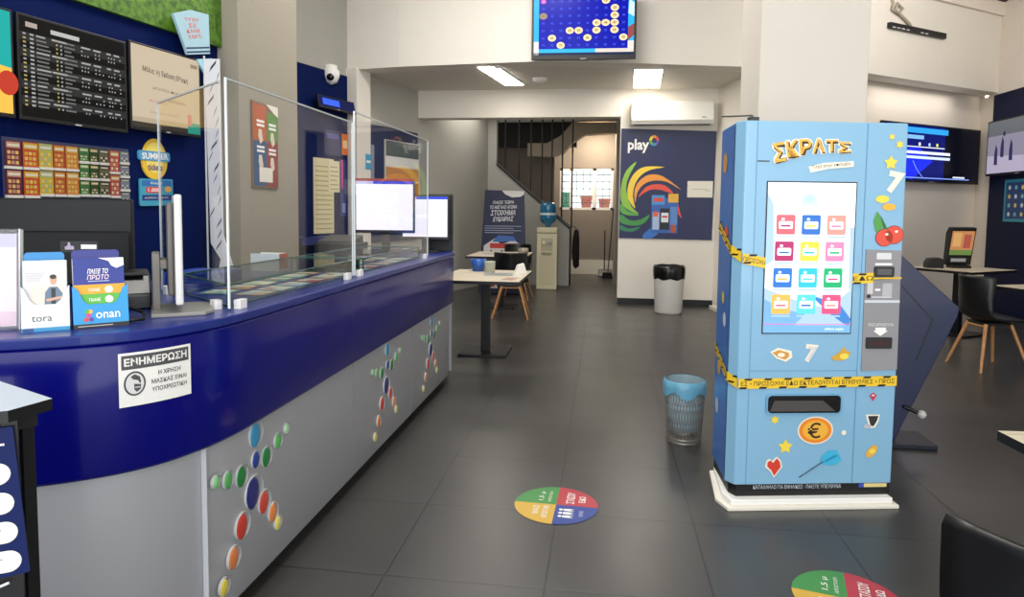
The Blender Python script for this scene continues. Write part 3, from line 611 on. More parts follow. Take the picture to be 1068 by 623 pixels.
# egg sign and card sign
m = MB(); F = Frame(LW(-1.184, 1.655, .004), LU, (0, 0, 1))
m.prism(F, [(.095*math.cos(2*PI*i/28)*(1-.12*math.sin(2*PI*i/28)), .127*math.sin(2*PI*i/28)) for i in range(28)], 0, .012, mat('#e8bf3a', .4))
m.disc(F, 0, .01, .07, .095, .0125, mat('#f2dc6e', .4), 24); m.rrect(F, -.12, .115, -.012, .048, .015, .016, mat('#4f9cc8', .4), 0)
m.text(F, 'SUMMER', 0, .018, .04, .017, WHITE, .03, .20, 2); m.text(F, 'tickets', 0, -.05, .042, .014, mat('#5a3a7a', .4), .02, .11)
tag(m.build('egg_sign'), 'yellow egg shaped sign with a blue band reading SUMMER on the blue wall', 'sign')
m = MB(); F = Frame(LW(-1.175, 1.452, .004), LU*math.cos(R(1.5))+Vector((0, 0, 1))*math.sin(R(1.5)), (0, 0, 1))
m.rrect(F, -.125, .13, -.088, .08, .012, .01, mat('#3f9db8', .4), 0); m.rect(F, -.11, .12, .035, .07, .0105, mat('#2c6fae')); m.text(F, 'δώρα', 0, .053, .02, .011, WHITE, .01, .09)
m.rrect(F, -.08, .04, -.008, .03, .008, .011, mat('#d23a3f')); m.text(F, '1.000', -.02, .011, .024, .0115, WHITE, .02, .09); m.disc(F, .09, .015, .028, .02, .011, mat('#d9a24a'), 14); m.rect(F, -.11, .12, -.055, -.02, .0105, mat('#1c3a78')); m.text(F, 'κερδίστε χρήματα', 0, -.038, .015, .011, WHITE, 0, .18)
tag(m.build('card_sign'), 'turquoise card sign with a red badge just under the yellow egg sign', 'sign')
# banner strip beside the column
t = thing('banner_flag', 'narrow white banner with dark swirls hanging before the white column', 'banner', (-2.43, 3.9, .88))
m = MB(); pts = [(0, 0), (.03, .15), (-.035, .25), (-.055, 1.40), (.045, 1.40), (.05, .3), (.14, .02), (.11, -.02)]
m.prism(FRONT, pts, -.004, .004, mat('#d8d8dc', .5))
m.build('cloth', t)
rng = random.Random(5); m = MB()
for k in range(17):
    z = .2+k*.07; a = rng.uniform(-.04, .02); b = a+rng.uniform(.02, .045)
    m.poly(FRONT, [(max(a, -.045), z), (min(b, .04), z+.05), (min(b+.006, .043), z+.075), (max(a+.01, -.04), z+.03)], .0046, [mat('#2b2b38'), mat('#565670'), mat('#4a3f80'), mat('#20202a')][k % 4])
m.build('swirl_print', t)
MB().tube([(-.058, 0, -.88), (-.058, 0, 1.42)], .006, mat('#c9ccd0', .3), 8).build('pole', t)
# poster on the column
FC = Frame((-2.551, 4.553, 0), (0, 1, 0), (0, 0, 1))
m = MB(); m.fbox(FC, 0, .385, 1.507, 2.137, 0, .012, mat('#7a5d4a', .4)); m.rect(FC, .012, .205, 1.86, 2.12, .013, mat('#b5562f')); m.rect(FC, .215, .375, 1.87, 2.08, .013, mat('#5a8a3c')); m.rect(FC, .012, .20, 1.52, 1.85, .013, mat('#22507c')); m.rect(FC, .21, .375, 1.52, 1.85, .013, mat('#8c2f33'))
m.poly(FC, [(.2, 2.137), (.385, 2.137), (.385, 2.06), (.32, 2.08)], .0135, OFFWHITE)
for a, b in ((.06, 1.99), (.24, 1.98), (.06, 1.80), (.235, 1.79)):
    for k in range(2): m.rect(FC, a, a+.11, b-.03*k, b-.03*k+.018, .014, WHITE)
    m.poly(FC, [(a+.03, b-.05), (a+.07, b-.05), (a+.09, b-.13), (a+.05, b-.16), (a+.02, b-.1)], .014, mat('#d9cdb8'))
m.rect(FC, .09, .29, 1.55, 1.66, .0145, OFFWHITE)
tag(m.build('wall_poster'), 'framed poster of four coloured panels on the side of the white column', 'poster')
# security camera under the mezzanine, wall corner fitting
t = thing('security_camera', 'white dome security camera with a black lens under the mezzanine edge', 'camera', (-3.28, 7.72, 2.9))
m = MB(); m.lathe([(.001, .17), (.07, .17), (.075, .13), (.10, .10), (.10, .04), (.07, -.03), (.001, -.06)], WHITE, (0, 0, 0), 20); m.build('housing', t)
m = MB(); m.lathe([(.001, .108), (.03, .104), (.042, .09), (.045, .06)], BLACKG, (.02, 0, .02), 16, 'y'); m.build('lens', t)
MB().box(-.02, .02, -.02, .02, .16, .182, WHITE).build('bracket', t)
# recess wall: small screen, posters, notices
def blue_strip(m, F, w, h): m.rect(F, 0, w, 0, h, 0, em('#1a2250', .6)); m.rect(F, w*.1, w*.55, h*.2, h*.85, .0005, em('#3f62e0', .8))
tv('small_screen', 'small dark screen with a blue glow high on the recessed blue wall', 'screen', RW(.66, 2.60, .13), RRZ, .70, .15, .10, blue_strip, tilt=12)
def rposter(name, label, cat, s0, s1, z0, z1, base, rects, texts=(), d=.021):
    m = MB(); m.fbox(FRW, s0, s1, z0, z1, d, d+.008, mat(base, .5))
    for a0, a1, b0, b1, c in rects: m.rect(FRW, a0, a1, b0, b1, d+.0085, mat(c, .5))
    return tag(m.build(name), label, cat)
ln = lambda s0, s1, z0, z1, n, c: [(s0, s1-(.03 if k % 3 == 2 else 0), z0+(z1-z0)*k/n, z0+(z1-z0)*(k+.3)/n, c) for k in range(n)]
rposter('notice_sheet', 'long cream notice sheet with printed rows on the recessed blue wall', 'notice', .34, .70, 1.05, 1.95, '#e0d6ae', ln(.37, .67, 1.1, 1.9, 14, '#b9a878'))
rposter('notice_sheet', 'smaller cream sheet overlapping the long notice on the recessed blue wall', 'notice', .60, .80, 1.55, 1.93, '#e6dcb8', ln(.62, .78, 1.58, 1.9, 6, '#b9a878'), d=.03)
rposter('wall_poster', 'dark violet poster above the cream notices on the recessed blue wall', 'poster', .54, .84, 2.0, 2.30, '#2c2a5c', [(.58, .8, 2.2, 2.26, '#5b58a0')])
rposter('wall_poster', 'small orange poster beside the dark violet poster on the recessed wall', 'poster', .86, .975, 2.02, 2.28, '#e0762c', [(.88, .96, 2.10, 2.2, '#f0d0a0')])
rposter('wall_poster', 'narrow navy strip poster with a pink ribbon beside the cream notice', 'poster', .82, .94, 1.25, 1.96, '#1d2f74', [(.84, .88, 1.6, 1.95, '#d13a90'), (.86, .92, 1.3, 1.42, '#7f96d0')])
m = MB(); m.fbox(FRW, .0, .92, .93, 1.02, .021, .16, mat('#24306e', .4)); tag(m.build('wall_shelf'), 'dark blue shelf under the cream notices on the recessed wall', 'shelf')
m = MB(); m.fbox(FRW, 1.16, 1.262, 1.86, 2.05, .161, .17, mat('#4aa6cf', .4)); m.rect(FRW, 1.17, 1.255, 1.94, 1.97, .1705, WHITE); tag(m.build('door_sign'), 'small light blue sign on the white pilaster', 'sign')
m = MB(); m.fbox(FRW, 1.30, 2.60, .9, 2.47, 0, .03, mat('#232c50', .4)); m.fbox(FRW, 1.45, 1.52, 1.7, 2.2, .031, .034, mat('#8d93a8')); tag(m.build('display_board'), 'dark navy display board on the grey wall behind the counter monitors', 'board')
m = MB(); m.fbox(FRW, 1.75, 2.62, 1.25, 2.30, .031, .045, mat('#d5d0c4', .4))  # bands painted in place of the blurred outside reflection in the acrylic
for b0, b1, c in ((2.08, 2.29, '#5c6660'), (1.95, 2.08, '#e9e7e0'), (1.75, 1.93, '#c98a4c'), (1.56, 1.73, '#9a4a34'), (1.42, 1.55, '#a83a30'), (1.26, 1.4, '#3a4a9a')): m.rect(FRW, 1.77, 2.60, b0, b1, .0455, mat(c, .4))
tag(m.build('wall_poster'), 'painted reflection of orange, white and red bands behind the first counter monitor', 'poster')

# ================================================================== ON THE COUNTER
# acrylic screens
def sheet(label, A, B, z0, z1, grp='clear acrylic screens on the counter'):
    A, B = Vector((*A, 0)), Vector((*B, 0)); L = (B-A).length; F = Frame((0, 0, 0), B-A, (0, 0, 1))
    t = thing('acrylic_screen', label, 'screen', (A.x, A.y, z0), 0, grp)
    MB().fbox(F, .006, L-.006, .008, z1-z0-.006, -.0025, .0025, ACRYL).build('sheet', t)
    for a in ((0, L-.006) if not 'wing' in label else (0,)): MB().fbox(F, a, a+.006, .008, z1-z0, -.003, .003, EDGE).build('polished_edge', t)
    MB().fbox(F, .006, L-.006, z1-z0-.006, z1-z0, -.0028, .0028, mat('#b9c0c0', .3)).build('polished_edge', t)
    for a in (.05, L-.09): MB().fbox(F, a, a+.04, 0, .03, -.012, .012, WHITE).build('clamp', t)
    return t
sheet('clear acrylic screen on the counter front nearest the rounded corner', (-1.20, 1.99), (-1.20, 3.07), CT, 1.775)
sheet('clear acrylic screen on the counter in front of the two monitors', (-1.20, 3.09), (-1.20, 4.45), CT, 1.83)
sheet('clear acrylic wing screen turned in toward the blue wall', (-1.72, 2.385), (-1.214, 1.985), CT, 1.765)
# glass display cases
def case(label, pts, h):
    c = Vector((sum(p[0] for p in pts)/4, sum(p[1] for p in pts)/4, CT)); t = thing('glass_display_case', label, 'display case', c, 0, 'glass display cases on the counter')
    P = [(a-c.x, b-c.y) for a, b in pts]
    for i in range(4):
        A, B = Vector((*P[i], 0)), Vector((*P[(i+1) % 4], 0)); F = Frame(A, B-A, (0, 0, 1)); L = (B-A).length
        MB().fbox(F, .004, L-.004, .002, h-.006, -.004, 0, GLASS).build('side_pane', t)
    MB().prism(FLOORF, P, h-.006, h, GLASS, GEDGE).build('top_pane', t)
    for a, b in P: MB().box(a-.003, a+.003, b-.003, b+.003, 0, h, GEDGE).build('corner_edge', t)
    m = MB()
    for i in range(4):
        A, B = P[i], P[(i+1) % 4]; m.tube([(A[0], A[1], .003), (B[0], B[1], .003)], .003, GEDGE, 6)
    m.build('base_trim', t); m = MB()
    for i in range(4):
        A, B = P[i], P[(i+1) % 4]; m.tube([(A[0], A[1], h-.003), (B[0], B[1], h-.003)], .004, GEDGE, 6)
    m.build('top_trim', t)
    return t
case('low glass display case of tickets near the rounded counter corner', [(-1.25, 2.07), (-1.25, 3.28), (-1.62, 3.28), (-1.62, 2.36)], .078)
case('low glass display case of tickets in front of the two monitors', [(-1.25, 3.34), (-1.25, 4.40), (-1.62, 4.40), (-1.62, 3.34)], .078)
rng = random.Random(11)
cc = [('#c9a48c', 'tan'), ('#8fb0a4', 'grey green'), ('#d8d5cc', 'white'), ('#b5805f', 'brown'), ('#a9bccb', 'pale blue'), ('#d9cfae', 'cream'), ('#c05f4f', 'red'), ('#6f8f86', 'teal grey')]
k = 0
for ys, nm in (((2.42, 2.58, 2.74, 2.90, 3.06, 3.19), 'nearer'), ((3.46, 3.66, 3.86, 4.06, 4.26), 'farther')):
    for i, y in enumerate(ys):
        for j, x in enumerate((-1.34, -1.50)):
            c, cn = cc[k % 8]; k += 1
            F = Frame((x, y, CT+.0005+.0), (math.cos(.1*j), math.sin(.1*j), 0), (-math.sin(.1*j), math.cos(.1*j), 0))
            m = MB(); m.fbox(F, -.055, .055, -.06, .06, 0, .003, mat(c, .45)); m.rect(F, -.045, .045, .02, .05, .0035, mat('#efe8d8')); m.rect(F, -.045, .0, -.045, .005, .0035, mat(cc[(k+3) % 8][0]))
            tag(m.build('scratch_ticket'), '%s ticket, %s from the near end of the %s case, %s row' % (cn, ['first', 'second', 'third', 'fourth', 'fifth', 'sixth'][i], nm, 'aisle' if j == 0 else 'staff'), 'ticket', 'tickets laid in the glass cases')
# blue folder and card box behind the case
m = MB(); m.prism(Frame((-1.75, 2.75, CT), (1, 0, 0), (0, 1, 0)), [(-.14, -.12), (.09, -.12), (.09, .12), (-.14, .12)], 0, .05, mat('#1f44b0', .4)); tag(m.build('tray', bevel=.005), 'bright blue tray on the counter behind the nearer glass case', 'tray')
t = thing('card_box', 'small open card box with a red side behind the nearer glass case', 'box', (-1.78, 3.35, CT))
m = MB(); m.box(-.08, .08, -.05, .05, 0, .006, WHITE); m.box(-.08, .08, -.05, -.045, .006, .09, mat('#cfd8d4')); m.box(.075, .08, -.045, .05, .006, .09, mat('#a8442f')); m.box(-.08, -.075, -.045, .05, .006, .09, mat('#3f7a80')); m.box(-.075, .075, .045, .05, .006, .09, WHITE); m.build('carton', t)
# stand-up silver monitor seen edge on
t = thing('slim_monitor', 'slim silver and white monitor seen edge on near the acrylic wing', 'monitor', (-1.36, 1.985, CT), 126)
m = MB(); m.box(-.15, .135, 0, .022, .035, .375, mat('#d5d3d0', .35)); m.build('housing', t, bevel=.006)
MB().rect(Frame(), -.14, .125, .06, .365, .0006, mat('#e9e8e6', .25)).build('screen', t)
m = MB(); m.box(-.12, .10, .022, .042, .06, .35, mat('#5f5953', .4)); m.build('back_cover', t, bevel=.008)
m = MB(); m.box(-.05, .06, .062, .085, .0, .19, mat('#77716a', .4)); m.box(-.05, .06, .042, .062, .14, .17, mat('#77716a', .4)); m.build('stand', t, bevel=.003)
m = MB(); m.prism(FLOORF, [(-.15, -.06), (-.1, -.09), (.05, -.09), (.1, -.06), (.1, .09), (-.15, .09)], 0, .012, mat('#8d8a86', .3)); m.build('base', t, bevel=.003)
# black monitor back
t = thing('black_monitor', 'large black monitor seen from behind below the ticket rack', 'monitor', (-1.98, 2.12, CT), 16)
m = MB(); m.box(-.30, .29, 0, .03, .05, .362, mat('#111112', .45, spec=.3)); m.build('housing', t, bevel=.006)
m = MB(); m.box(-.30, .29, -.022, 0, .05, .245, mat('#0e0e0f', .5, spec=.25)); m.build('rear_bulge', t, bevel=.008)
m = MB(); m.box(-.06, .06, -.06, -.022, 0, .16, BLACK); m.build('stand', t, bevel=.004)
m = MB(); m.box(-.13, .13, -.09, .1, 0, .012, BLACK); m.build('base', t, bevel=.004)
m = MB(); F = Frame((.06, -.0225, .17)); m.rect(F, 0, .125, 0, .04, 0, mat('#202022')); m.rect(F, .068, .12, .012, .028, .0005, WHITE); m.poly(F, [(.015, .01), (.045, .01), (.045, .022), (.034, .024), (.032, .036), (.026, .036), (.024, .024), (.015, .02)], .0005, mat('#b9a9c0')); m.build('rating_sticker', t)
m = MB(); m.rect(Frame((0, .0305, 0), (-1, 0, 0), (0, 0, 1)), -.28, .29, .06, .35, 0, em('#8fa6c8', .5)); m.build('screen', t)
# cables and small black terminal between the stand and the silver monitor
t = thing('ticket_printer', 'low black ticket printer on the counter beside the brochure stand', 'printer', (-1.585, 2.0, CT), 40)
m = MB(); m.prism(Frame((-.08, 0, 0), (0, -1, 0), (0, 0, 1)), [(-.09, 0), (.09, 0), (.09, .05), (.03, .11), (-.09, .12)], 0, -.16, mat('#0d0d0f', .3)); m.build('housing', t, bevel=.006)
MB().box(-.06, .06, -.05, -.03, .112, .118, DGREY).build('paper_slot', t)
m = MB(); pts = [Vector((-1.43, 1.78, CT+.006)), Vector((-1.40, 1.74, CT+.008)), Vector((-1.36, 1.73, CT+.006)), Vector((-1.33, 1.76, CT+.008)), Vector((-1.36, 1.80, CT+.02)), Vector((-1.45, 1.84, CT+.03)), Vector((-1.50, 1.88, CT+.012))]
m.tube(pts, .005, BLACK, 6); tag(m.build('power_cable'), 'black power cable looping on the counter by the silver monitor', 'cable')
# brochure holders
def holder(name, label, loc, rz, w, back, bh, lh, draw, pocket, pside, pcut, ptext):
    t = thing(name, label, 'brochure holder', loc, rz, 'brochure holders on the counter corner')
    lean = Vector((0, .16, 1)); F = Frame((-w/2, 0, 0), (1, 0, 0), lean)
    m = MB(); r = .008; m.rrect(F, .004, w-.012, 0, bh, .01, -.045, mat(back, .4), -.05); m.build('back_card', t)
    m = MB(); m.fbox(F, .004, w-.006, .01, lh, -.04, -.008, WHITE); G = Frame(F.p(.004, .01, -.0075), F.u, F.v); draw(m, G, w-.010, lh-.01); m.build('leaflet_stack', t)
    m = MB(); cx0, cx1 = w*.18, w*.82
    m.prism(F, [(0, 0), (w, 0), (w, pside), (cx1+.012, pside*.93), (cx1, pcut+.012), (cx1-.012, pcut), (cx0+.012, pcut), (cx0, pcut+.012), (cx0-.012, pside*.93), (0, pside)], -.003, 0, mat(pocket, .4))
    m.fbox(F, 0, .003, 0, pside, -.05, -.003, mat(back, .4)); m.fbox(F, w-.003, w, 0, pside, -.05, -.003, mat(back, .4))
    ptext(m, F, w); m.build('pocket', t)
    MB().box(-w/2, w/2, 0, .05, 0, .004, BLACK).build('base', t)
    return t
def tora_leaf(m, F, w, h):
    m.rect(F, 0, w, 0, h, 0, mat('#cbc9c7', .4)); m.poly(F, [(w*.45, h), (w, h*.55), (w, h)], .0004, mat('#d6d5d3'))
    for k in range(4): m.rect(F, w*.06, w*(.5-.04*k), h*(.80-.035*k), h*(.80-.035*k)+.002, .0006, mat('#b9b6c2'))
    m.rect(F, w*.2, w*.95, h*.28, h*.62, .0004, mat('#d9c9bf')); B2 = mat('#5d7488', .5)
    m.poly(F, [(w*.48, h*.3), (w*.50, h*.52), (w*.60, h*.6), (w*.78, h*.6), (w*.90, h*.5), (w*.92, h*.3)], .0008, B2); m.rect(F, w*.64, w*.74, h*.3, h*.58, .001, mat('#26262c'))
    m.disc(F, w*.69, h*.70, w*.075, h*.065, .001, mat('#c99a80'), 16); m.disc(F, w*.69, h*.75, w*.08, h*.035, .0012, mat('#2e2420'), 14); m.poly(F, [(w*.52, h*.42), (w*.88, h*.46), (w*.88, h*.42), (w*.54, h*.38)], .0012, mat('#c99a80'))
def tora_txt(m, F, w):
    m.text(F, 'tora', w*.42, .034, .015, .0006, mat('#555a60'), 0, w*.42); m.rect(F, w*.2, w*.85, .018, .0195, .0006, mat('#c9ccd0')); m.rect(F, 0, w, 0, .010, .0006, mat('#2f8fc0')); m.rect(F, .003, w*.25, .001, .009, .001, mat('#24407c'))
    m.rect(F, w*.24, w*.78, .061, .0625, .0006, mat('#c9ccd0'))
holder('brochure_holder', 'white brochure holder with a standing man on its leaflets', (-1.478, 1.575, CT), 39, .108, '#1f78b5', .218, .192, tora_leaf, '#d4d4d1', .122, .072, tora_txt)
def op_leaf(m, F, w, h):
    m.rect(F, 0, w, 0, h, 0, mat('#1d2f86', .4)); m.rect(F, 0, w, h*.46, h*.60, .0004, mat('#eea22c')); m.rect(F, 0, w, h*.29, h*.46, .0004, mat('#5cae45')); m.rect(F, 0, w, 0, h*.29, .0004, mat('#1f6fb2'))
    m.poly(F, [(w*.5, h), (w*.7, h*.95), (w*.75, h*.88), (w*.85, h*.84), (w, h*.88), (w, h)], .0008, WHITE)
    m.text(F, 'ΠΑΙΞΕ ΤΟ', w*.48, h*.80, .014, .001, WHITE, .02, w*.4, 0, .2); m.text(F, 'ΠΡΩΤΟ', w*.48, h*.71, .014, .001, mat('#e8d0d8'), .02, w*.42, 0, .2); m.rect(F, w*.28, w*.7, h*.645, h*.655, .001, mat('#c9c9e6'))
    for b in (.52, .37, .2): m.text(F, 'ΠΑΜΕ', w*.4, h*b, .009, .001, WHITE, .01, w*.22); m.disc(F, w*.68, h*b, .010, .010, .001, WHITE, 12)
def op_txt(m, F, w):
    m.text(F, 'onan', w*.62, .034, .017, .0006, WHITE, .01, w*.44)
    for a, b, c in ((.24, .046, '#39b54a'), (.30, .046, '#f2b63c'), (.27, .036, '#d33a8c'), (.23, .024, '#e0402f'), (.32, .024, '#5b3f9a')): m.disc(F, w*a, b, .006, .006, .0008, mat(c), 10)
    m.rect(F, 0, w, 0, .012, .0006, BLACK); m.rect(F, .01, w*.7, .005, .007, .001, mat('#bfbfbf'))
holder('brochure_holder', 'bright blue brochure holder with navy, orange and green striped leaflets', (-1.378, 1.655, CT), 45, .132, '#2a2f7c', .222, .195, op_leaf, '#1f93cf', .118, .066, op_txt)
t = thing('leaflet_stand', 'clear acrylic stand of pinkish leaflets at the left frame edge', 'stand', (-1.63, 1.545, CT), 30)
m = MB(); Fq = Frame((-.08, 0, 0), (1, 0, 0), (0, .12, 1)); m.fbox(Fq, 0, .155, 0, .275, -.003, 0, ACRYL); m.fbox(Fq, 0, .155, 0, .275, -.035, -.032, ACRYL); m.fbox(Fq, .152, .155, 0, .275, -.032, -.003, EDGE); m.build('stand_shell', t)
m = MB(); m.fbox(Fq, .006, .146, .01, .262, -.028, -.006, mat('#e6cfd6', .5)); m.rect(Fq, .006, .146, .225, .262, -.0055, mat('#b7b3c9')); m.rect(Fq, .02, .13, .20, .21, -.0055, WHITE); m.rect(Fq, .006, .146, .01, .05, -.0055, mat('#d9b7c4')); m.build('leaflet_stack', t)
# mask notice on the curved fascia
class CurveFrame:
    def __init__(s, a0, z0):
        s.a0, s.z0 = a0, z0; s.P = CP; s.L = [0]
        for i in range(1, len(CP)): s.L.append(s.L[-1]+(CP[i]-CP[i-1]).length)
    def p(s, a, b, d=0.0):
        q = s.a0+a; i = max(j for j in range(len(s.L)-1) if s.L[j] <= q); k = (q-s.L[i])/(s.L[i+1]-s.L[i])
        A = s.P[i].lerp(s.P[i+1], k); t0 = (s.P[min(i+1, len(CP)-1)]-s.P[max(i-1, 0)]).normalized(); t1 = (s.P[min(i+2, len(CP)-1)]-s.P[i]).normalized(); t = t0.lerp(t1, k).normalized()
        o = A-Vector((-t.y, t.x))*(.0075+d); return Vector((o.x, o.y, s.z0+b))
CF = CurveFrame(1.556, .818)
def cgrid(m, F, a0, a1, b0, b1, d, mt, n=16):
    for i in range(n): m.rect(F, a0+(a1-a0)*i/n, a0+(a1-a0)*(i+1)/n, b0, b1, d, mt)
m = MB(); SW, SH = .192, .148
cgrid(m, CF, 0, SW, 0, SH, 0, WHITE); cgrid(m, CF, .007, SW-.007, SH-.046, SH-.007, .0006, mat('#4e4e50', .5))
m.text(CF, 'ΕΝΗΜΕΡΩΣΗ', SW/2, SH-.026, .022, .0014, WHITE, .03, SW*.86)
for tx, b, ww in (('Η ΧΡΗΣΗ', .083, .062), ('ΜΑΣΚΑΣ ΕΙΝΑΙ', .060, .098), ('ΥΠΟΧΡΕΩΤΙΚΗ', .038, .098)): m.text(CF, tx, .128, b, .0125, .0012, mat('#3f3f41'), .015, ww)
m.disc(CF, .038, .062, .0265, .034, .0008, mat('#4c4c4e'), 28); m.disc(CF, .038, .062, .022, .029, .0011, mat('#dcdcda'), 28)
m.poly(CF, [(.028, .082), (.038, .088), (.05, .08), (.053, .066), (.05, .06), (.046, .07), (.034, .074)], .0015, mat('#4c4c4e')); m.poly(CF, [(.036, .062), (.053, .058), (.051, .045), (.042, .038), (.036, .046)], .0015, mat('#4c4c4e')); m.rect(CF, .038, .050, .050, .0525, .0019, mat('#dcdcda'))
tag(m.build('notice_sign'), 'white mask notice with a grey heading stuck on the curved blue counter front', 'notice')
# counter monitors
def white_app(m, F, w, h):
    m.rect(F, 0, w, 0, h, 0, em('#efeaf6', 1.0)); m.rect(F, 0, w, h*.93, h, .0005, em('#3048c8', .9)); m.rect(F, 0, w*.3, h*.93, h, .0008, em('#b8b4d8', .9)); m.rect(F, w*.1, w*.6, h*.48, h*.56, .0006, em('#fbf6fa', 1.0))
t = monitor('desktop_monitor', 'counter monitor with a white page inside a coloured sticker frame', (-1.60, 4.72, CT), 9, .445, .40, white_app, .155, 'monitors on the counter')
m = MB()
for a0, a1, b0, b1, c in ((-.222, .222, .537, .556, '#a8322c'), (-.2215, -.209, .42, .537, '#3a4aa0'), (-.2215, -.209, .50, .537, '#e0b02c'), (.209, .2215, .165, .537, '#31407c'), (.15, .2215, .158, .176, '#2f3f90')): m.fbox(FRONT, a0, a1, b0, b1, .0008 if c != '#e0b02c' else .0014, .0022 if c != '#e0b02c' else .0026, mat(c, .4))
m.build('sticker_frame', t)
monitor('desktop_monitor', 'counter monitor with a white page at the far end of the counter', (-1.36, 4.965, CT), 9, .37, .345, white_app, .10, 'monitors on the counter')
t = thing('card_terminal', 'black till keyboard and drawer behind the second glass case', 'till', (-1.74, 4.32, CT), 0)
m = MB(); m.box(-.17, .10, -.13, .16, 0, .10, BLACK); m.build('drawer_box', t, bevel=.005)
m = MB(); m.prism(Frame((-.16, 0, 0), (0, -1, 0), (0, 0, 1)), [(-.12, .10), (.10, .10), (.10, .115), (-.12, .15)], 0, -.24, DGREY); m.build('keypad', t, bevel=.003)
t = thing('speaker_cabinet', 'upright black speaker cabinet at the very end of the counter', 'speaker', (-1.285, 5.165, CT), 6)
m = MB(); m.box(-.10, .095, -.03, .045, 0, .455, BLACK); m.build('body', t, bevel=.006); MB().box(-.085, .08, -.034, -.03, .02, .43, mat('#1a1a1e', .6)).build('grille', t)

# ================================================================== CEILING FITTINGS, MEZZANINE TV
LAMP = mat('#fff8ec', .4, emit=15)
for pts, lab in (([(-1.54, 8.02), (-1.31, 8.02), (-1.126, 9.19), (-1.377, 9.17)], 'lit ceiling panel light skewed across the left of the low ceiling'), ([(.344, 8.34), (.678, 8.36), (.735, 9.50), (.385, 9.48)], 'lit ceiling panel light above the air conditioner side of the low ceiling')):
    c = Vector((sum(p[0] for p in pts)/4, sum(p[1] for p in pts)/4, 3.1)); P = [(a-c.x, b-c.y) for a, b in pts]
    t = thing('ceiling_light', lab, 'light', c, 0, 'ceiling panel lights')
    MB().prism(Frame((0, 0, -.02), (1, 0, 0), (0, 1, 0)), [(a*1.05, b*1.02) for a, b in P], 0, .02, WHITE).build('frame', t)
    MB().prism(Frame((0, 0, -.028), (1, 0, 0), (0, 1, 0)), P, 0, .0079, LAMP).build('diffuser', t)
m = MB(); m.lathe([(.001, -.05), (.05, -.048), (.09, -.03), (.10, -.005), (.10, 0)], WHITE, (-.87, 8.875, 3.1), 20); tag(m.build('smoke_detector'), 'round white smoke detector between the two ceiling panel lights', 'detector')
m = MB(); m.lathe([(.001, -.04), (.03, -.04), (.05, -.005), (.05, 0)], WHITE, (-1.30, 8.00, 3.1-.0), 16); tag(m.build('ceiling_sensor'), 'tiny white sensor just behind the near end of the skewed light', 'sensor')
def kino(m, F, w, h):
    m.rect(F, 0, w, 0, h, 0, em('#2aa6e8', .9)); m.rect(F, 0, w*.05, 0, h*.2, .0004, em('#d8cfd0', .9)); m.rect(F, 0, w, 0, h*.035, .0004, em('#1c2c50', .6)); m.rect(F, w*.62, w, h*.035, h*.09, .0004, em('#d6ccc4', .8)); m.poly(F, [(w*.94, h*.2), (w, h*.28), (w, h*.45), (w*.94, h*.4)], .0004, em('#8d4a4a', .8)); m.rect(F, w*.94, w, h*.05, h*.2, .0004, em('#d9cfc8', .9)); m.poly(F, [(w*.94, h*.6), (w, h*.55), (w, h*.75), (w*.95, h*.8)], .0004, em('#bfe0f4', .9))
    gx0, gx1, gy0, gy1 = w*.05, w*.94, h*.09, h*.985; m.rect(F, gx0, gx1, gy0, gy1, .0006, em('#0a129c', .9))
    hits = {(4, 1), (5, 1), (8, 1), (10, 1), (8, 2), (9, 3), (9, 4), (1, 4), (7, 5), (8, 5), (9, 5), (4, 6), (5, 6), (7, 6), (9, 6), (2, 7), (6, 7), (10, 7), (3, 8)}
    cw = (gx1-gx0)/10; top = gy1-.03*h; ch = (top-gy0)/8
    NB = em('#3f58e0', .9); CN = em('#e6cf9f', .95); CD = em('#8a7a66', .9); IN = em('#a08a66', .8)
    for r in range(1, 9):
        for c in range(1, 11):
            x = gx0+(c-.5)*cw; y = top-(r-.5)*ch
            if (c, r) == (1, 2): m.disc(F, x, y, cw*.28, ch*.3, .001, em('#ee62b0', 1.0), 12); continue
            if (c, r) in hits:
                m.disc(F, x, y, cw*.46, ch*.46, .001, CD if (c, r) == (1, 4) else CN, 18); m.disc(F, x, y, cw*.3, ch*.3, .0013, IN if (c, r) == (1, 4) else em('#d9c08c', .9), 14); m.text(F, str((r-1)*10+c), x, y, ch*.3, .0016, em('#5a4630', .5), .01, cw*.32)
            else: m.text(F, str((r-1)*10+c), x, y, ch*.32, .001, NB, .01, cw*.34)
    for (c1, r1), (c2, r2) in (((7, 5), (8, 5)), ((8, 5), (9, 5)), ((4, 6), (5, 6)), ((9, 5), (9, 6)), ((4, 1), (5, 1))):
        x = gx0+((c1+c2)/2-.5)*cw; y = top-((r1+r2)/2-.5)*ch; m.disc(F, x, y, cw*.12, ch*.12, .002, em('#e08a4a', .9), 8)
tv('wall_television', 'wall television with a blue number board high on the mezzanine front', 'television', (-.262, 7.66, 3.485), 1.5, 1.175, .83, .10, kino, None, 0, .025, .05)
# cable and power strip on the right mezzanine
FM = Frame((3.186, 8.786, 0), (2.863, 1.933, 0), (0, 0, 1))
m = MB(); m.fbox(FM, .32, 1.46, 3.665, 3.735, .0, .05, BLACK); 
for k in range(6): m.rect(FM, .36+k*.09+(.2 if k > 3 else 0), .42+k*.09+(.2 if k > 3 else 0), 3.672, 3.684, .0505, mat('#d6d6d6'))
tag(m.build('power_strip', bevel=.004), 'long black power strip fixed high on the right mezzanine wall', 'power strip')
m = MB(); m.tube([FM.p(*q) for q in ((.33, 4.13, .015), (.40, 3.98, .015), (.36, 3.90, .03), (.48, 3.86, .03), (.56, 3.93, .04), (.46, 3.98, .03), (.42, 3.90, .03), (.60, 3.82, .03), (.72, 3.76, .03), (.74, 3.735, .03))], .018, mat('#a79f8a', .6), 8); tag(m.build('cable_loop'), 'looped grey cable hanging above the black power strip', 'cable')
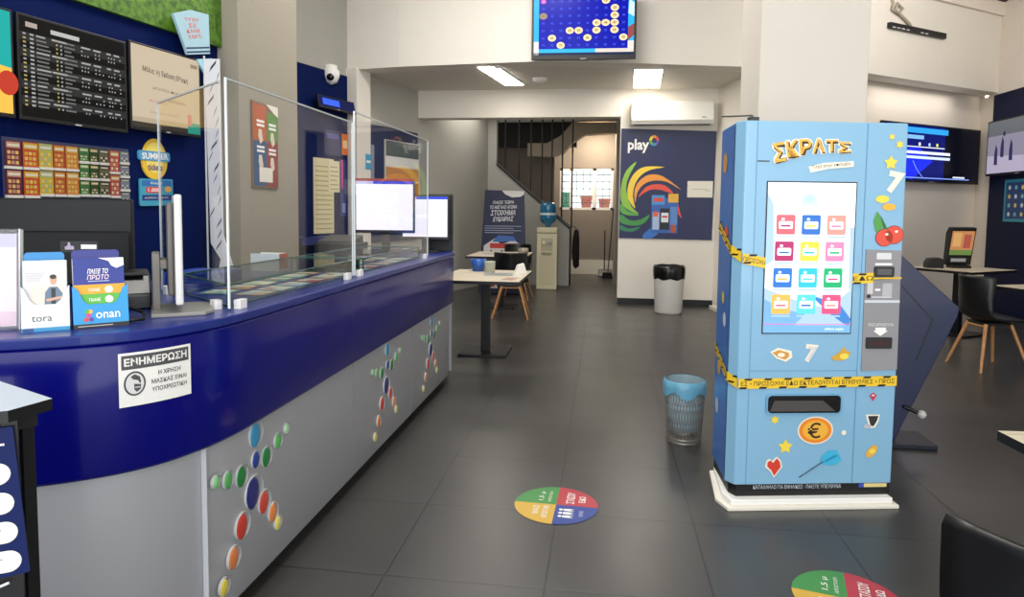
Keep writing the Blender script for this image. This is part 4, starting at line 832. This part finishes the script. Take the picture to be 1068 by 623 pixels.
m = MB(); m.lathe([(.001, -.012), (.06, -.012), (.07, 0)], em('#fff6e6', 6), (5.55, 10.62, 3.085), 16); 
tag(m.build('spot_light'), 'small bright round spot under the right mezzanine edge', 'light')
# ================================================================== BACK OF THE SHOP
t = thing('air_conditioner', 'white wall air conditioner above the navy swirl poster', 'air conditioner', (.925, 9.75, 2.575))
m = MB(); m.prism(Frame((-.565, 0, 0), (0, -1, 0), (0, 0, 1)), [(0, 0), (.17, 0), (.215, .06), (.215, .30), (.18, .325), (0, .325)], 0, -1.13, mat('#f0ede4', .4)); m.build('housing', t, bevel=.012)
MB().box(-.5, .5, -.218, -.214, .055, .06, mat('#b5b2aa')).build('panel_line', t); MB().box(-.52, .52, -.2, -.09, -.004, 0, DGREY).build('louver', t)
MB().box(.40, .46, -.2175, -.215, .085, .1, mat('#9a9a96')).build('display', t)
# play poster
PO = Frame((.228, 9.749, .967), (1, 0, 0), (0, 0, 1))
t = thing('wall_poster', 'large navy poster with a rainbow swirl and white lettering', 'poster', (.228, 9.749, .967))
P_ = Frame()
m = MB(); m.prism(P_, [(0, 0), (1.312, -.012), (1.335, 1.53), (.008, 1.575)], 0, .012, mat('#16204e', .4)); m.build('panel', t)
def z2(x, y): return ((x/4.79-6+.2)*.0131, (119-y/4.79)*.0137)
GR = [mat(c, .4) for c in ('#8cbf3f', '#f0cf3c', '#ee9a34', '#e0503a', '#5aa63f', '#3f8f3f', '#2f7a50', '#2f6fc0')]
sw = [[(36, 300), (60, 230), (112, 185), (80, 245), (62, 300), (66, 350), (90, 410), (130, 448), (70, 425), (36, 385)],
      [(110, 420), (72, 370), (72, 300), (105, 240), (160, 210), (258, 212), (190, 224), (138, 252), (106, 300), (97, 360)],
      [(110, 392), (105, 330), (130, 280), (180, 250), (250, 258), (345, 325), (270, 285), (200, 280), (150, 300), (120, 340)],
      [(125, 362), (160, 315), (210, 297), (265, 305), (305, 345), (245, 327), (190, 325), (150, 345)],
      [(36, 395), (70, 432), (132, 453), (80, 455), (36, 440)], [(36, 450), (85, 480), (140, 475), (187, 450), (160, 492), (110, 507), (36, 492)], [(36, 505), (80, 522), (140, 512), (100, 537), (36, 530)],
      [(150, 560), (200, 515), (240, 535), (190, 572)]]
def smooth(P):
    out = []; n = len(P)
    for i in range(n):
        a, b, c, d = [Vector(P[(i+j) % n]) for j in (-1, 0, 1, 2)]
        for t in (0, .33, .67):
            q = .5*((2*b)+(c-a)*t+(2*a-5*b+4*c-d)*t*t+(3*b-a-3*c+d)*t**3); out.append((q.x, q.y))
    return out
for q, c in zip(sw, GR): MB().poly(P_, smooth([z2(*k) for k in q]), .0126, c).build('swirl_blade', t)
MB().poly(P_, [z2(*k) for k in ((325, 375), (352, 470), (332, 445))], .0126, GR[3]).build('swirl_blade', t)
m = MB(); a, b = z2(120, 107); m.text(P_, 'play', a, b, .20, .0128, WHITE, .03, .30); m.build('lettering', t)
m = MB(); a, b = z2(200, 80)
for k, c in enumerate(('#e0503a', '#ee9a34', '#f0cf3c', '#5aa63f', '#2f8fc0', '#5b4fb0')): m.disc(P_, a, b, .068, .075, .0128, mat(c), 6, k*60, k*60+60, hub=True)
m.disc(P_, a, b, .034, .038, .0134, mat('#16204e', .4), 16); m.build('ball_logo', t)
m = MB()
def zr(x0, x1, y0, y1, d, c):
    (a0, b1), (a1, b0) = z2(x0, y0), z2(x1, y1); m.rect(P_, a0, a1, b0, b1, d, mat(c, .4))
zr(195, 330, 365, 542, .0128, '#2f5fae'); zr(195, 262, 352, 400, .0132, '#3f8fd0'); zr(280, 332, 345, 388, .0134, '#e8b23c'); zr(205, 255, 365, 385, .0136, '#d84a3a'); zr(202, 236, 440, 525, .0136, '#a9c0d8'); zr(205, 230, 435, 460, .0138, '#e0603a'); zr(240, 288, 418, 525, .014, '#101216'); zr(246, 283, 440, 488, .0142, '#dfe4ea'); zr(250, 278, 455, 465, .0144, '#d0524a'); zr(292, 328, 410, 500, .0136, '#5a86c8'); zr(296, 322, 500, 540, .0138, '#b0502f')
m.build('phone_print', t)
m = MB(); m.fbox(Frame((0, 9.737, 0)), 1.18, 1.53, 1.562, 1.794, 0, .01, OFFWHITE); m.rect(Frame((0, 9.737, 0)), 1.25, 1.46, 1.675, 1.682, .0104, mat('#a9a49a')); m.rect(Frame((0, 9.737, 0)), 1.42, 1.5, 1.655, 1.662, .0104, mat('#a9a49a')); tag(m.build('notice_plate'), 'white notice plate over the right edge of the navy swirl poster', 'notice')
# grey bin
def bin_(name, label, loc, r, h, col, bag, extra=None):
    t = thing(name, label, 'bin', loc)
    return t
t = thing('waste_bin', 'light grey round bin with a black bag below the navy swirl poster', 'bin', (.89, 9.05, 0))
m = MB(); m.lathe([(.001, 0), (.175, 0), (.18, .02), (.20, .46), (.20, .5)], mat('#d0cdc8', .45), (0, 0, 0), 28); m.build('bin_body', t)
m = MB(); m.lathe([(.17, .62), (.195, .64), (.212, .62), (.215, .56), (.211, .50), (.203, .46)], mat('#0c0c0d', .25), (0, 0, 0), 28); m.lathe([(.001, .3), (.15, .35), (.17, .62)], mat('#0c0c0d', .3), (0, 0, 0), 28)
for v in m.v: v.z += .012*math.sin(7*math.atan2(v.y, v.x))*(1 if v.z < .55 else .3); v.x *= 1+.01*math.sin(11*math.atan2(v.y, v.x))
m.build('bag', t)
# water cooler
t = thing('water_cooler', 'cream floor water cooler with a blue bottle by the stairs', 'water cooler', (-.945, 11.42, 0))
CR = mat('#d8cfae', .45)
m = MB(); m.box(-.175, .175, -.16, .16, .0, .96, CR); m.build('body', t, bevel=.012)
m = MB(); m.box(-.175, .175, -.175, .16, .965, 1.06, CR); m.build('top_cover', t, bevel=.02)
m = MB(); m.box(-.10, .10, -.164, -.160, .66, .88, mat('#b8ae90', .5)); m.build('tap_recess', t, bevel=.002)
for x in (-.05, .05): MB().box(x-.02, x+.02, -.2, -.164, .78, .83, mat('#efe9d6') if x < 0 else mat('#9aa6b0')).build('tap', t)
MB().box(-.13, .13, -.163, -.16, .08, .56, mat('#cfc6a4', .5)).build('door_panel', t); MB().box(-.09, .09, -.21, -.16, .62, .645, mat('#a89f84')).build('drip_tray', t)
m = MB(); m.lathe([(.04, 1.06), (.05, 1.10), (.12, 1.16), (.14, 1.2), (.14, 1.26), (.132, 1.28), (.14, 1.3), (.14, 1.42), (.13, 1.47), (.05, 1.5), (.001, 1.5)], mat('#1f6f96', .12, coat=.4), (0, 0, 0), 24); m.lathe([(.1415, 1.272), (.1425, 1.29), (.1415, 1.31)], mat('#d5e6ee', .3), (0, 0, 0), 24); m.build('bottle', t)
# stairs
m = MB(); m.prism(Frame((0, 11.9, 0)), [(-1.93, 0), (-.585, 0), (-.585, 1.06), (-.62, 1.10), (-1.93, 2.22)], 0, -.10, GREYWALL); struct(m.build('wall_stair_side'))
def zst(x): return 1.10+(-.62-x)*(2.22-1.10)/(1.31)
st = thing('stair_railing', 'black stair railing of thin vertical rods rising to the ceiling', 'railing', (-1.25, 11.9, 0))
DK = mat('#15120f', .5)
m = MB(); m.prism(Frame((1.25, -.003, 0)), [(-1.93, 2.20), (-.60, 1.063), (-.565, 1.03), (-.565, .98), (-.61, 1.03), (-1.93, 2.155)], 0, .03, DK); m.prism(Frame((1.25, -.003, 0)), [(-1.93, 2.24), (-.62, 1.12), (-.565, 1.07), (-.565, 1.055), (-.62, 1.10), (-1.93, 2.22)], .03, -.11, DK); m.tube([(.67, .005, 0), (.67, .005, 1.06)], .018, DK, 8); m.build('stringer', st)
for x in (-1.78, -1.53, -1.31, -1.11, -.93, -.745, -.565): MB().tube([(x+1.25, .04, zst(x)-.01), (x+1.25, .04, 3.1)], .014, DK, 8).build('rod', st)
m = MB(); FS = Frame((0, 13.0, 0))
import itertools
def pxz(q): return ((q[0]-632.5)/690*13.0*1.02+.0, 1.366-(q[1]-212)/690*13.0)
UP = [(-1.50, 2.66), (-1.12, 2.66), (-.86, 2.80), (-.62, 3.06), (.30, 3.06), (.30, 2.86), (-.38, 2.82), (-.60, 2.68), (-.80, 2.46), (-1.02, 2.40), (-1.50, 2.42)]
m.prism(FS, UP, 0, -.25, mat('#b3a48f', .7)); struct(m.build('wall_upper_stair'))
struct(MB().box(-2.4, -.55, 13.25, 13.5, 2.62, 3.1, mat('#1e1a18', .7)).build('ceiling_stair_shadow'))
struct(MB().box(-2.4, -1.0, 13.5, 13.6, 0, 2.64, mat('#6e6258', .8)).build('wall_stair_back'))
t = thing('hanging_coat', 'dark coat hanging at the end of the stair wall', 'coat', (-.475, 12.0, 0))
m = MB(); m.lathe([(.001, 1.02), (.05, 1.0), (.075, .85), (.085, .6), (.07, .35), (.001, .30)], mat('#131214', .8), (0, 0, 0), 14, 'z', .8, 1.2)
for v in m.v: v.x += .012*math.sin(v.z*19+v.y*8)
m.build('cloth', t); MB().tube([(0, 0, 1.0), (-.02, 0, 1.06), (-.075, 0, 1.065)], .008, BLACK, 6).build('hook', t)
t = thing('dustpan', 'black long handled dustpan standing in the alcove', 'dustpan', (.06, 13.75, 0))
m = MB(); m.prism(Frame((-.14, 0, 0), (0, -1, 0), (0, 0, 1)), [(-.11, 0), (.11, 0), (.11, .02), (-.05, .14), (-.11, .14)], 0, -.28, mat('#121316', .4)); m.build('pan', t, bevel=.01)
MB().tube([(-.02, .05, .13), (-.02, .05, .95)], .012, BLACK, 8).build('handle', t)
t = thing('broom', 'black handled broom leaning on the alcove wall beside the dustpan', 'broom', (.13, 13.35, 0))
MB().tube([(-.02, 0, .1), (.07, .05, 1.40)], .011, BLACK, 8).build('handle', t)
m = MB(); m.prism(Frame((-.14, .03, 0)), [(0, 0), (.22, 0), (.20, .12), (.02, .12)], 0, .05, mat('#1c1d22', .8)); m.build('brush_head', t)
# tables and things on them
make_table('oak topped pedestal table nearest the end of the counter', (-1.09, 6.16, 0), 0, .76, 1.08, .74, 'tables by the back wall')
make_table('oak topped pedestal table farther back near the promotion board', (-1.40, 9.10, 0), 0, .80, 1.05, .74, 'tables by the back wall')
ch0 = make_chair('black shell chair turned to the farther back table from the aisle', (-1.14, 8.26, 0), 4, 'black shell chairs with wooden legs')
dup(ch0, (-1.30, 9.98, 0), 176, 'black shell chair behind the farther back table, before the promotion board')
dup(ch0, (-1.74, 6.22, 0), -90, 'black shell chair half hidden behind the far end of the counter')
m = MB(); m.lathe([(.001, 0), (.05, 0), (.055, .10), (.06, .11), (.052, .11), (.047, .01), (.001, .01)], mat('#b9bfae', .15), (-1.10, 6.42, .74), 20); m.lathe([(.0475, .012), (.05, .06), (.001, .06)], mat('#a58a5a', .5), (-1.10, 6.42, .74), 16); tag(m.build('glass_jar'), 'glass jar with short pencils on the table nearest the counter', 'jar')
m = MB(); m.lathe([(.001, 0), (.06, 0), (.078, .12), (.07, .12), (.054, .008), (.001, .008)], mat('#2356a8', .35), (-1.24, 6.55, .74), 20); tag(m.build('pencil_cup'), 'blue pencil cup beside the glass jar on the nearer table', 'cup')
def paper(name, label, cat, x, y, z, w, l, rz, c, ln_=None, th=.004):
    F = Frame((x, y, z), (math.cos(R(rz)), math.sin(R(rz)), 0), (-math.sin(R(rz)), math.cos(R(rz)), 0)); m = MB(); m.fbox(F, -w/2, w/2, -l/2, l/2, 0, th, mat(c, .6))
    for k in range(4): m.rect(F, -w*.4, w*.35, -l*.4+k*l*.2, -l*.4+k*l*.2+l*.06, th+.0005, mat(ln_ or '#8a8f9a'))
    return tag(m.build(name), label, cat)
paper('newspaper', 'grey newspaper lying flat around the glass jar on the nearer table', 'newspaper', -.98, 6.22, .74, .28, .2, 8, '#9a9d9e', '#5e6264', .008)
paper('betting_slip', 'white slip at the near right corner of the nearer table', 'paper', -.80, 6.15, .74, .08, .14, 25, '#e6e3da')
paper('leaflet', 'pinkish leaflet at the right end of the nearer table', 'leaflet', -.82, 5.85, .74, .1, .16, -12, '#b98e80')
m = MB(); F = Frame((-.78, 6.36, .74), (.9, .43, 0), (0, 0, 1)); m.prism(F, [(-.06, 0), (.06, 0), (.03, .10), (-.03, .085)], 0, -.05, WHITE); tag(m.build('crumpled_tissue'), 'white crumpled tissue standing on the nearer table', 'tissue')
paper('newspaper', 'white printed papers spread on the farther back table', 'newspaper', -1.5, 8.95, .74, .35, .3, 5, '#c9c7c0', '#77787c', .01)
paper('betting_slip', 'white slip at the right end of the farther back table', 'paper', -1.06, 8.85, .74, .07, .3, -5, '#dcd8cf')
m = MB(); m.lathe([(.001, 0), (.07, 0), (.075, .075), (.068, .075), (.06, .01), (.001, .01)], mat('#8d8878', .2), (-1.12, 9.35, .74), 18); tag(m.build('ashtray_bowl'), 'small glass bowl on the farther back table', 'bowl')
# promotion board
t = thing('promotion_board', 'tall navy promotion board with bold white slanted text standing at the back', 'board', (-1.58, 10.42, 0))
Fb = Frame((-.33, 0, 0), (1, 0, 0), (0, .03, 1))
m = MB(); m.prism(Fb, [(-.06, .02), (.72, .02), (.66, 1.655), (.03, 1.67)], -.03, 0, mat('#1b2142', .45)); m.poly(Fb, [(.30, 1.664), (.36, 1.60), (.47, 1.555), (.6, 1.565), (.655, 1.60), (.66, 1.655)], .001, mat('#d9d9d6')); m.build('panel', t)
m = MB()
for i, (tx, ww, sz, b) in enumerate((('ΠΑΙΞΕ ΤΩΡΑ', .34, .05, 1.475), ('ΤΟ ΜΕΓΑΛΟ ΑΓΩΝΑ', .44, .055, 1.40), ('ΣΤΟΙΧΗΜΑ', .40, .085, 1.31), ('ΕΥΚΑΙΡΙΑΣ', .32, .075, 1.21))): m.text(Fb, tx, .33, b, sz, .0012, mat('#d6d6da'), .02, ww, 2, .2)
for k in range(4): m.rect(Fb, .03, .62-.12*(k % 2), 1.09-k*.035, 1.10-k*.035, .0012, mat('#9aa0b8'))
m.build('lettering', t)
m = MB(); m.poly(Fb, [(.0, .10), (.64, .10), (.62, .80), (.5, .88), (.3, .80), (.2, .9), (.02, .78)], .0012, mat('#c9c4c4')); m.poly(Fb, [(.15, .84), (.55, .86), (.5, .93), (.25, .95)], .0014, mat('#3a63a8')); m.rect(Fb, .12, .58, .74, .82, .0016, mat('#b5372f'))
for a in (.08, .26, .46): m.poly(Fb, [(a, .3), (a+.1, .3), (a+.13, .6), (a+.06, .72), (a-.02, .6)], .0018, mat('#33363f')); m.rect(Fb, a-.02, a+.12, .12, .2, .0018, mat('#b23230'))
m.build('picture_print', t)
MB().box(-.3, .35, .02, .25, 0, .02, NAVYD).build('foot', t)

# ================================================================== AISLE
def floor_sticker(label, x, y, r, rot):
    t = thing('floor_sticker', label, 'sticker', (x, y, 0), rot, 'round floor stickers')
    F = Frame((0, 0, .0), (1, 0, 0), (0, 1, 0))
    for k, c in enumerate(('#b23240', '#3f8a44', '#cfa63c', '#24408f')):
        m = MB(); m.disc(F, 0, 0, r, r, .0022, mat(c, .4), 14, k*90, k*90+90, hub=True); m.build('quadrant', t)
    m = MB(); m.text(F, 'ΣΤΑΣΟΥ', r*.32, r*.42, r*.20, .0026, WHITE, .02, r*.62, 90); m.text(F, 'ΕΔΩ', r*.60, r*.38, r*.16, .0026, WHITE, .02, r*.34, 90)
    for tx, a, b, s, ww in (('1,5 μ', -r*.38, r*.42, .14, .5), ('ΑΠΟΣΤΑΣΗ', -r*.18, r*.42, .07, .6), ('ΜΑΖΙ', -r*.45, -r*.34, .14, .42), ('ΜΠΟΡΟΥΜΕ', -r*.22, -r*.40, .14, .62)): m.text(F, tx, a, b, r*s, .0026, mat('#e6e6dc'), .01, r*ww, 90)
    m.build('lettering', t)
    m = MB()
    for k in range(3):
        b = -r*.24-k*r*.17; m.disc(F, r*.14, b, r*.05, r*.05, .0026, WHITE, 10); m.poly(F, [(r*.20, b-r*.05), (r*.32, b-r*.06), (r*.46, b-r*.05), (r*.36, b), (r*.46, b+r*.05), (r*.32, b+r*.06), (r*.20, b+r*.05)], .0026, WHITE)
    m.text(F, 'ΜΕΙΝΕ', r*.62, -r*.38, r*.09, .0026, mat('#c9d0e6'), 0, r*.3, 90); m.build('people_symbol', t)
    return t
floor_sticker('round four coloured floor sticker in the middle of the aisle', -.19, 2.985, .193, -2)
floor_sticker('round four coloured floor sticker cut by the bottom frame edge', .885, 2.40, .185, -14)
# wire mesh bin with blue bag
t = thing('mesh_bin', 'silver mesh bin with a pale blue bag beside the scratch card machine', 'bin', (.50, 3.98, 0))
SM = mat('#9a948c', .4, metal=.6); m = MB()
for z, rr in ((.0, .098), (.02, .1), (.35, .118)): m.lathe([(rr, z), (rr+.004, z+.006), (rr, z+.012)], SM, (0, 0, 0), 28)
for k in range(40):
    for sg in (-1, 1): m.tube([(.1*math.cos(2*PI*k/40+sg*.0), .1*math.sin(2*PI*k/40), .01), (.109*math.cos(2*PI*k/40+sg*.25), .109*math.sin(2*PI*k/40+sg*.25), .18), (.118*math.cos(2*PI*k/40+sg*.5), .118*math.sin(2*PI*k/40+sg*.5), .355)], .0016, SM, 4, cap=False)
for k in range(10): m.lathe([(.1005+k*.0019, .02+k*.036), (.1025+k*.0019, .022+k*.036)], SM, (0, 0, 0), 28)
m.build('mesh_wall', t); MB().lathe([(.001, .004), (.098, .004), (.098, .0)], SM, (0, 0, 0), 24).build('bottom', t)
BAG = glass('blue_bag_film', (.55, .78, .9, 1), .8); m = MB(); 
m.lathe([(.124, .29), (.127, .33), (.124, .365), (.116, .372)], mat('#6aa9c6', .3), (0, 0, 0), 32)
m.lathe([(.114, .37), (.110, .25), (.098, .08), (.001, .02)], mat('#9db2ba', .35), (0, 0, 0), 32)
for v in m.v:
    a = math.atan2(v.y, v.x); k = 1+.02*math.sin(9*a+v.z*20); v.x *= k; v.y *= k
    if .28 < v.z < .31: v.z += .02*math.sin(5*a)
m.build('bag', t)
m = MB(); m.lathe([(.001, .03), (.05, .05), (.07, .12), (.05, .2), (.02, .23), (.001, .24)], mat('#d5d4cf', .6), (.01, -.01, 0), 9)
for v in m.v: v.x += .012*math.sin(v.z*60); v.y += .012*math.cos(v.z*45+v.x*30)
tag(m.build('crumpled_paper'), 'crumpled white paper inside the mesh bin', 'paper'); bpy.context.scene.objects['crumpled_paper'].location = (.50, 3.98, .03)

# ================================================================== RIGHT SIDE
t = thing('betting_kiosk', 'angular navy betting kiosk leaning out behind the scratch card machine', 'kiosk', (1.6, 4.1, 0))
KB = mat('#101b42', .35, coat=.2); KD = mat('#080d20', .4); FK = Frame((-1.6, 0, 0))
m = MB(); m.prism(FK, [(1.45, 1.36), (1.57, 1.26), (2.045, .825), (2.035, .77), (1.975, .62), (1.73, .03), (1.45, .03)], 0, -.26, KB); m.build('body', t, bevel=.006)
m = MB(); m.prism(FK, [(1.46, 1.10), (1.70, .965), (1.826, .828), (1.898, .757), (1.817, .512), (1.775, .455), (1.727, .30), (1.66, .1), (1.46, .1)], .001, .012, KB, KD); m.build('side_panel', t)
m = MB(); m.prism(FK, [(1.70, .975), (1.832, .832), (1.905, .757), (1.822, .508), (1.815, .512), (1.893, .757), (1.826, .824), (1.70, .965)], .001, .0135, KD); m.build('panel_joint', t)
MB().box(-.12, .34, -.06, .2, 0, .03, KD).build('foot_plate', t, bevel=.004)
m = MB(); m.tube([(.17, -.005, .235), (.235, -.04, .21)], .012, BLACK, 8); m.lathe([(.001, -.026), (.018, -.018), (.026, 0), (.018, .018), (.001, .026)], mat('#c9c7c0', .3), (.25, -.045, .205), 14); m.build('swivel_knob', t)
def odds(m, F, w, h):
    m.rect(F, 0, w, 0, h, 0, em('#060814', .8)); m.rect(F, 0, w*.62, 0, h, .0003, em('#0a1466', .9)); m.poly(F, [(0, h*.1), (w*.3, 0), (w*.5, h*.35), (w*.36, h*.6), (0, h*.55)], .0005, em('#1a2ce0', .9)); m.rect(F, 0, w*.65, h*.86, h*.96, .0006, em('#2f9be6', .9)); m.rect(F, 0, w*.4, h*.75, h*.82, .0006, em('#7fb4f0', .9))
    m.rect(F, 0, w*.62, h*.60, h*.615, .0006, em('#e8ecf6', 1)); m.rect(F, 0, w*.68, h*.48, h*.53, .0006, em('#dfe6f6', 1)); m.rect(F, w*.08, w*.68, h*.39, h*.44, .0006, em('#c9d6f6', 1)); m.rect(F, 0, w*.9, h*.03, h*.05, .0006, em('#7f9ae6', .9)); m.rect(F, w*.72, w*.85, h*.06, h*.09, .0006, em('#d9e0f0', .9))
    for a in (.36, .46, .54): m.disc(F, w*a, h*.66, .025, .025, .0007, em(('#f0f0f0', '#9ac0f0', '#d8d84a')[int((a-.3)*10) % 3], 1), 10)
    m.tube([F.p(w*.3, h*.35, .001), F.p(w*.34, h*.2, .001), F.p(w*.4, h*.06, .001)], .004, em('#8fb0ff', 1), 4)
tv('wall_television', 'wall television with a blue odds table right of the scratch card machine', 'television', WW(1.78, 2.195, .11), WRZ, 2.22, .79, .10, odds, 'televisions on the right walls', 0, .02, .03)
def sport(m, F, w, h):
    m.rect(F, 0, w, 0, h, 0, em('#8a8496', .75)); m.rect(F, 0, w, h*.72, h, .0004, em('#6a6e74', .6)); m.poly(F, [(0, 0), (w, 0), (w, h*.25), (0, h*.35)], .0004, em('#a79fb4', .8))
    for a, b in ((.22, .5), (.36, .42), (.12, .36)): m.poly(F, [(w*a, h*(b-.2)), (w*a+.08, h*(b-.2)), (w*a+.07, h*(b+.1)), (w*a+.03, h*(b+.2)), (w*a, h*b)], .0006, em('#3a3560', .6))
    m.disc(F, w*.27, h*.74, .03, .035, .0008, em('#3f3a50', .5), 10)
tv('wall_television', 'wall television with a greyish sports picture at the right frame edge', 'television', (5.36, 9.55, 2.285), -90, 1.45, .76, .095, sport, 'televisions on the right walls', 0, .02, .03)
FB = Frame((5.46, 9.96, 0), (0, -1, 0), (0, 0, 1)); m = MB(); m.fbox(FB, 0, .8, 1.27, 1.84, 0, .012, mat('#2b8fa0', .4)); m.rect(FB, .04, .76, 1.31, 1.80, .0125, mat('#1d3f70', .4))
for i in range(5):
    for j in range(4): m.disc(FB, .12+i*.14, 1.37+j*.12, .03, .03, .013, mat(['#d0d8dc', '#7fb8c0', '#e0c86a'][(i+j) % 3]), 10)
tag(m.build('wall_poster'), 'teal framed poster of dots under the sports television', 'poster')
make_table('oak topped table carrying the black betting terminal by the right wall', (4.02, 8.12, 0), 34, .85, .75, .75, 'tables on the right side')
make_table('oak topped table behind the black shell chair at the right frame edge', (3.86, 6.03, 0), 20, .80, .80, .75, 'tables on the right side', .36)
make_table('oak topped table cut by the right frame edge, nearest the camera', (1.50, 1.70, 0), 4, .70, .70, .75, 'tables on the right side')
t = thing('betting_terminal', 'black betting terminal with an orange picture on the table by the wall', 'terminal', (4.06, 8.16, .75), 6)
m = MB(); m.prism(Frame((-.14, 0, 0), (0, -1, 0), (0, 0, 1)), [(-.12, .03), (-.06, .03), (.02, .46), (-.04, .47), (-.09, .40)], 0, -.28, BLACK); m.build('housing', t, bevel=.006)
Fm = Frame((-.125, .06-.002, .05), (1, 0, 0), Vector((0, -.08, .43)).normalized()); m = MB(); m.rect(Fm, 0, .25, .10, .38, .004, em('#c88a5a', .6)); m.rect(Fm, .0, .25, .10, .16, .0045, em('#6f8a4a', .6)); m.rect(Fm, .14, .22, .18, .34, .0045, em('#b05a4a', .6)); m.rect(Fm, .02, .11, .2, .36, .0045, em('#dca86a', .6)); m.build('screen', t)
MB().rect(Fm, .03, .2, .02, .06, .004, mat('#b9bcc0', .3)).build('ticket_slot', t)
m = MB(); m.box(-.1, .1, -.02, .12, 0, .03, BLACK); m.build('base', t, bevel=.004)
m = MB(); m.prism(Frame((3.66, 8.06, .75), (1, 0, 0), (0, 0, 1)), [(0, 0), (.17, 0), (.17, .10), (.12, .12), (.03, .11), (0, .06)], 0, -.12, mat('#101012', .4)); tag(m.build('slip_scanner', bevel=.006), 'small black slip scanner left of the betting terminal', 'scanner')
dup(ch0, (3.42, 6.36, 0), -82, 'black shell chair with wooden legs at the right side table')
dup(ch0, (.833, 1.322, 0), -8, 'black shell chair back cut by the bottom right frame corner')
# leaflet stand at the lower left
t = thing('leaflet_plinth', 'black framed plinth with a grey top and blue sheet at the lower left', 'stand', (-1.30, 1.17, 0), 0)
FP = Frame((1.30, -1.17, 0), (1, 0, 0), (0, 1, 0))
TOP = [(-1.085, 1.165), (-1.32, 1.27), (-1.60, 1.13), (-1.42, .88), (-1.10, 1.08)]
m = MB(); m.prism(FP, TOP, .955, .978, mat('#b8c4cf', .35), BLACK); m.build('top', t)
m = MB(); m.prism(FP, [(-1.11, 1.155), (-1.32, 1.245), (-1.57, 1.12), (-1.48, .95), (-1.14, 1.085)], .925, .955, BLACK); m.build('top_frame', t)
for a, b in ((-1.150, 1.160), (-1.48, 1.03), (-1.33, 1.22)): MB().fbox(FP, a-.014, a+.014, b-.014, b+.014, 0, .925, BLACK).build('post', t)
MB().prism(FP, [(-1.10, 1.17), (-1.32, 1.26), (-1.58, 1.13), (-1.49, .94)], 0, .03, BLACK).build('base', t)
A = Vector((-1.36, .945, 0))-Vector((-1.30, 1.17, 0)); B = Vector((-1.108, 1.105, 0))-Vector((-1.30, 1.17, 0)); Fs = Frame(A, B-A, (0, 0, 1)); L = (B-A).length
m = MB(); m.prism(Fs, [(0, .63), (L+.012, .648), (L-.006, .94), (0, .94)], -.006, 0, mat('#0e1d50', .5, spec=.2))
for k in range(4):
    z = .850-k*.058; m.rrect(Fs, L-.27, L-.012+k*.004, z-.0215, z+.0215, .021, .0006, OFFWHITE); m.rect(Fs, L-.2, L-.03, z+.004, z+.007, .001, mat('#8aa08a')); m.rect(Fs, L-.2, L-.05, z-.010, z-.007, .001, mat('#77777c'))
m.rect(Fs, L-.08, L-.02, .905, .909, .001, WHITE); m.rect(Fs, L-.10, L-.03, .894, .898, .001, WHITE)
m.build('blue_sheet', t)
MB().prism(Fs, [(0, .05), (L, .05), (L, .953), (0, .953)], -.016, -.008, BLACK).build('backing', t)
m = MB(); m.tube([Fs.p(L-.14, .60, .004), Fs.p(L-.02, .635, .004)], .003, mat('#c9ccd0', .3), 6); m.build('cable_tie', t)
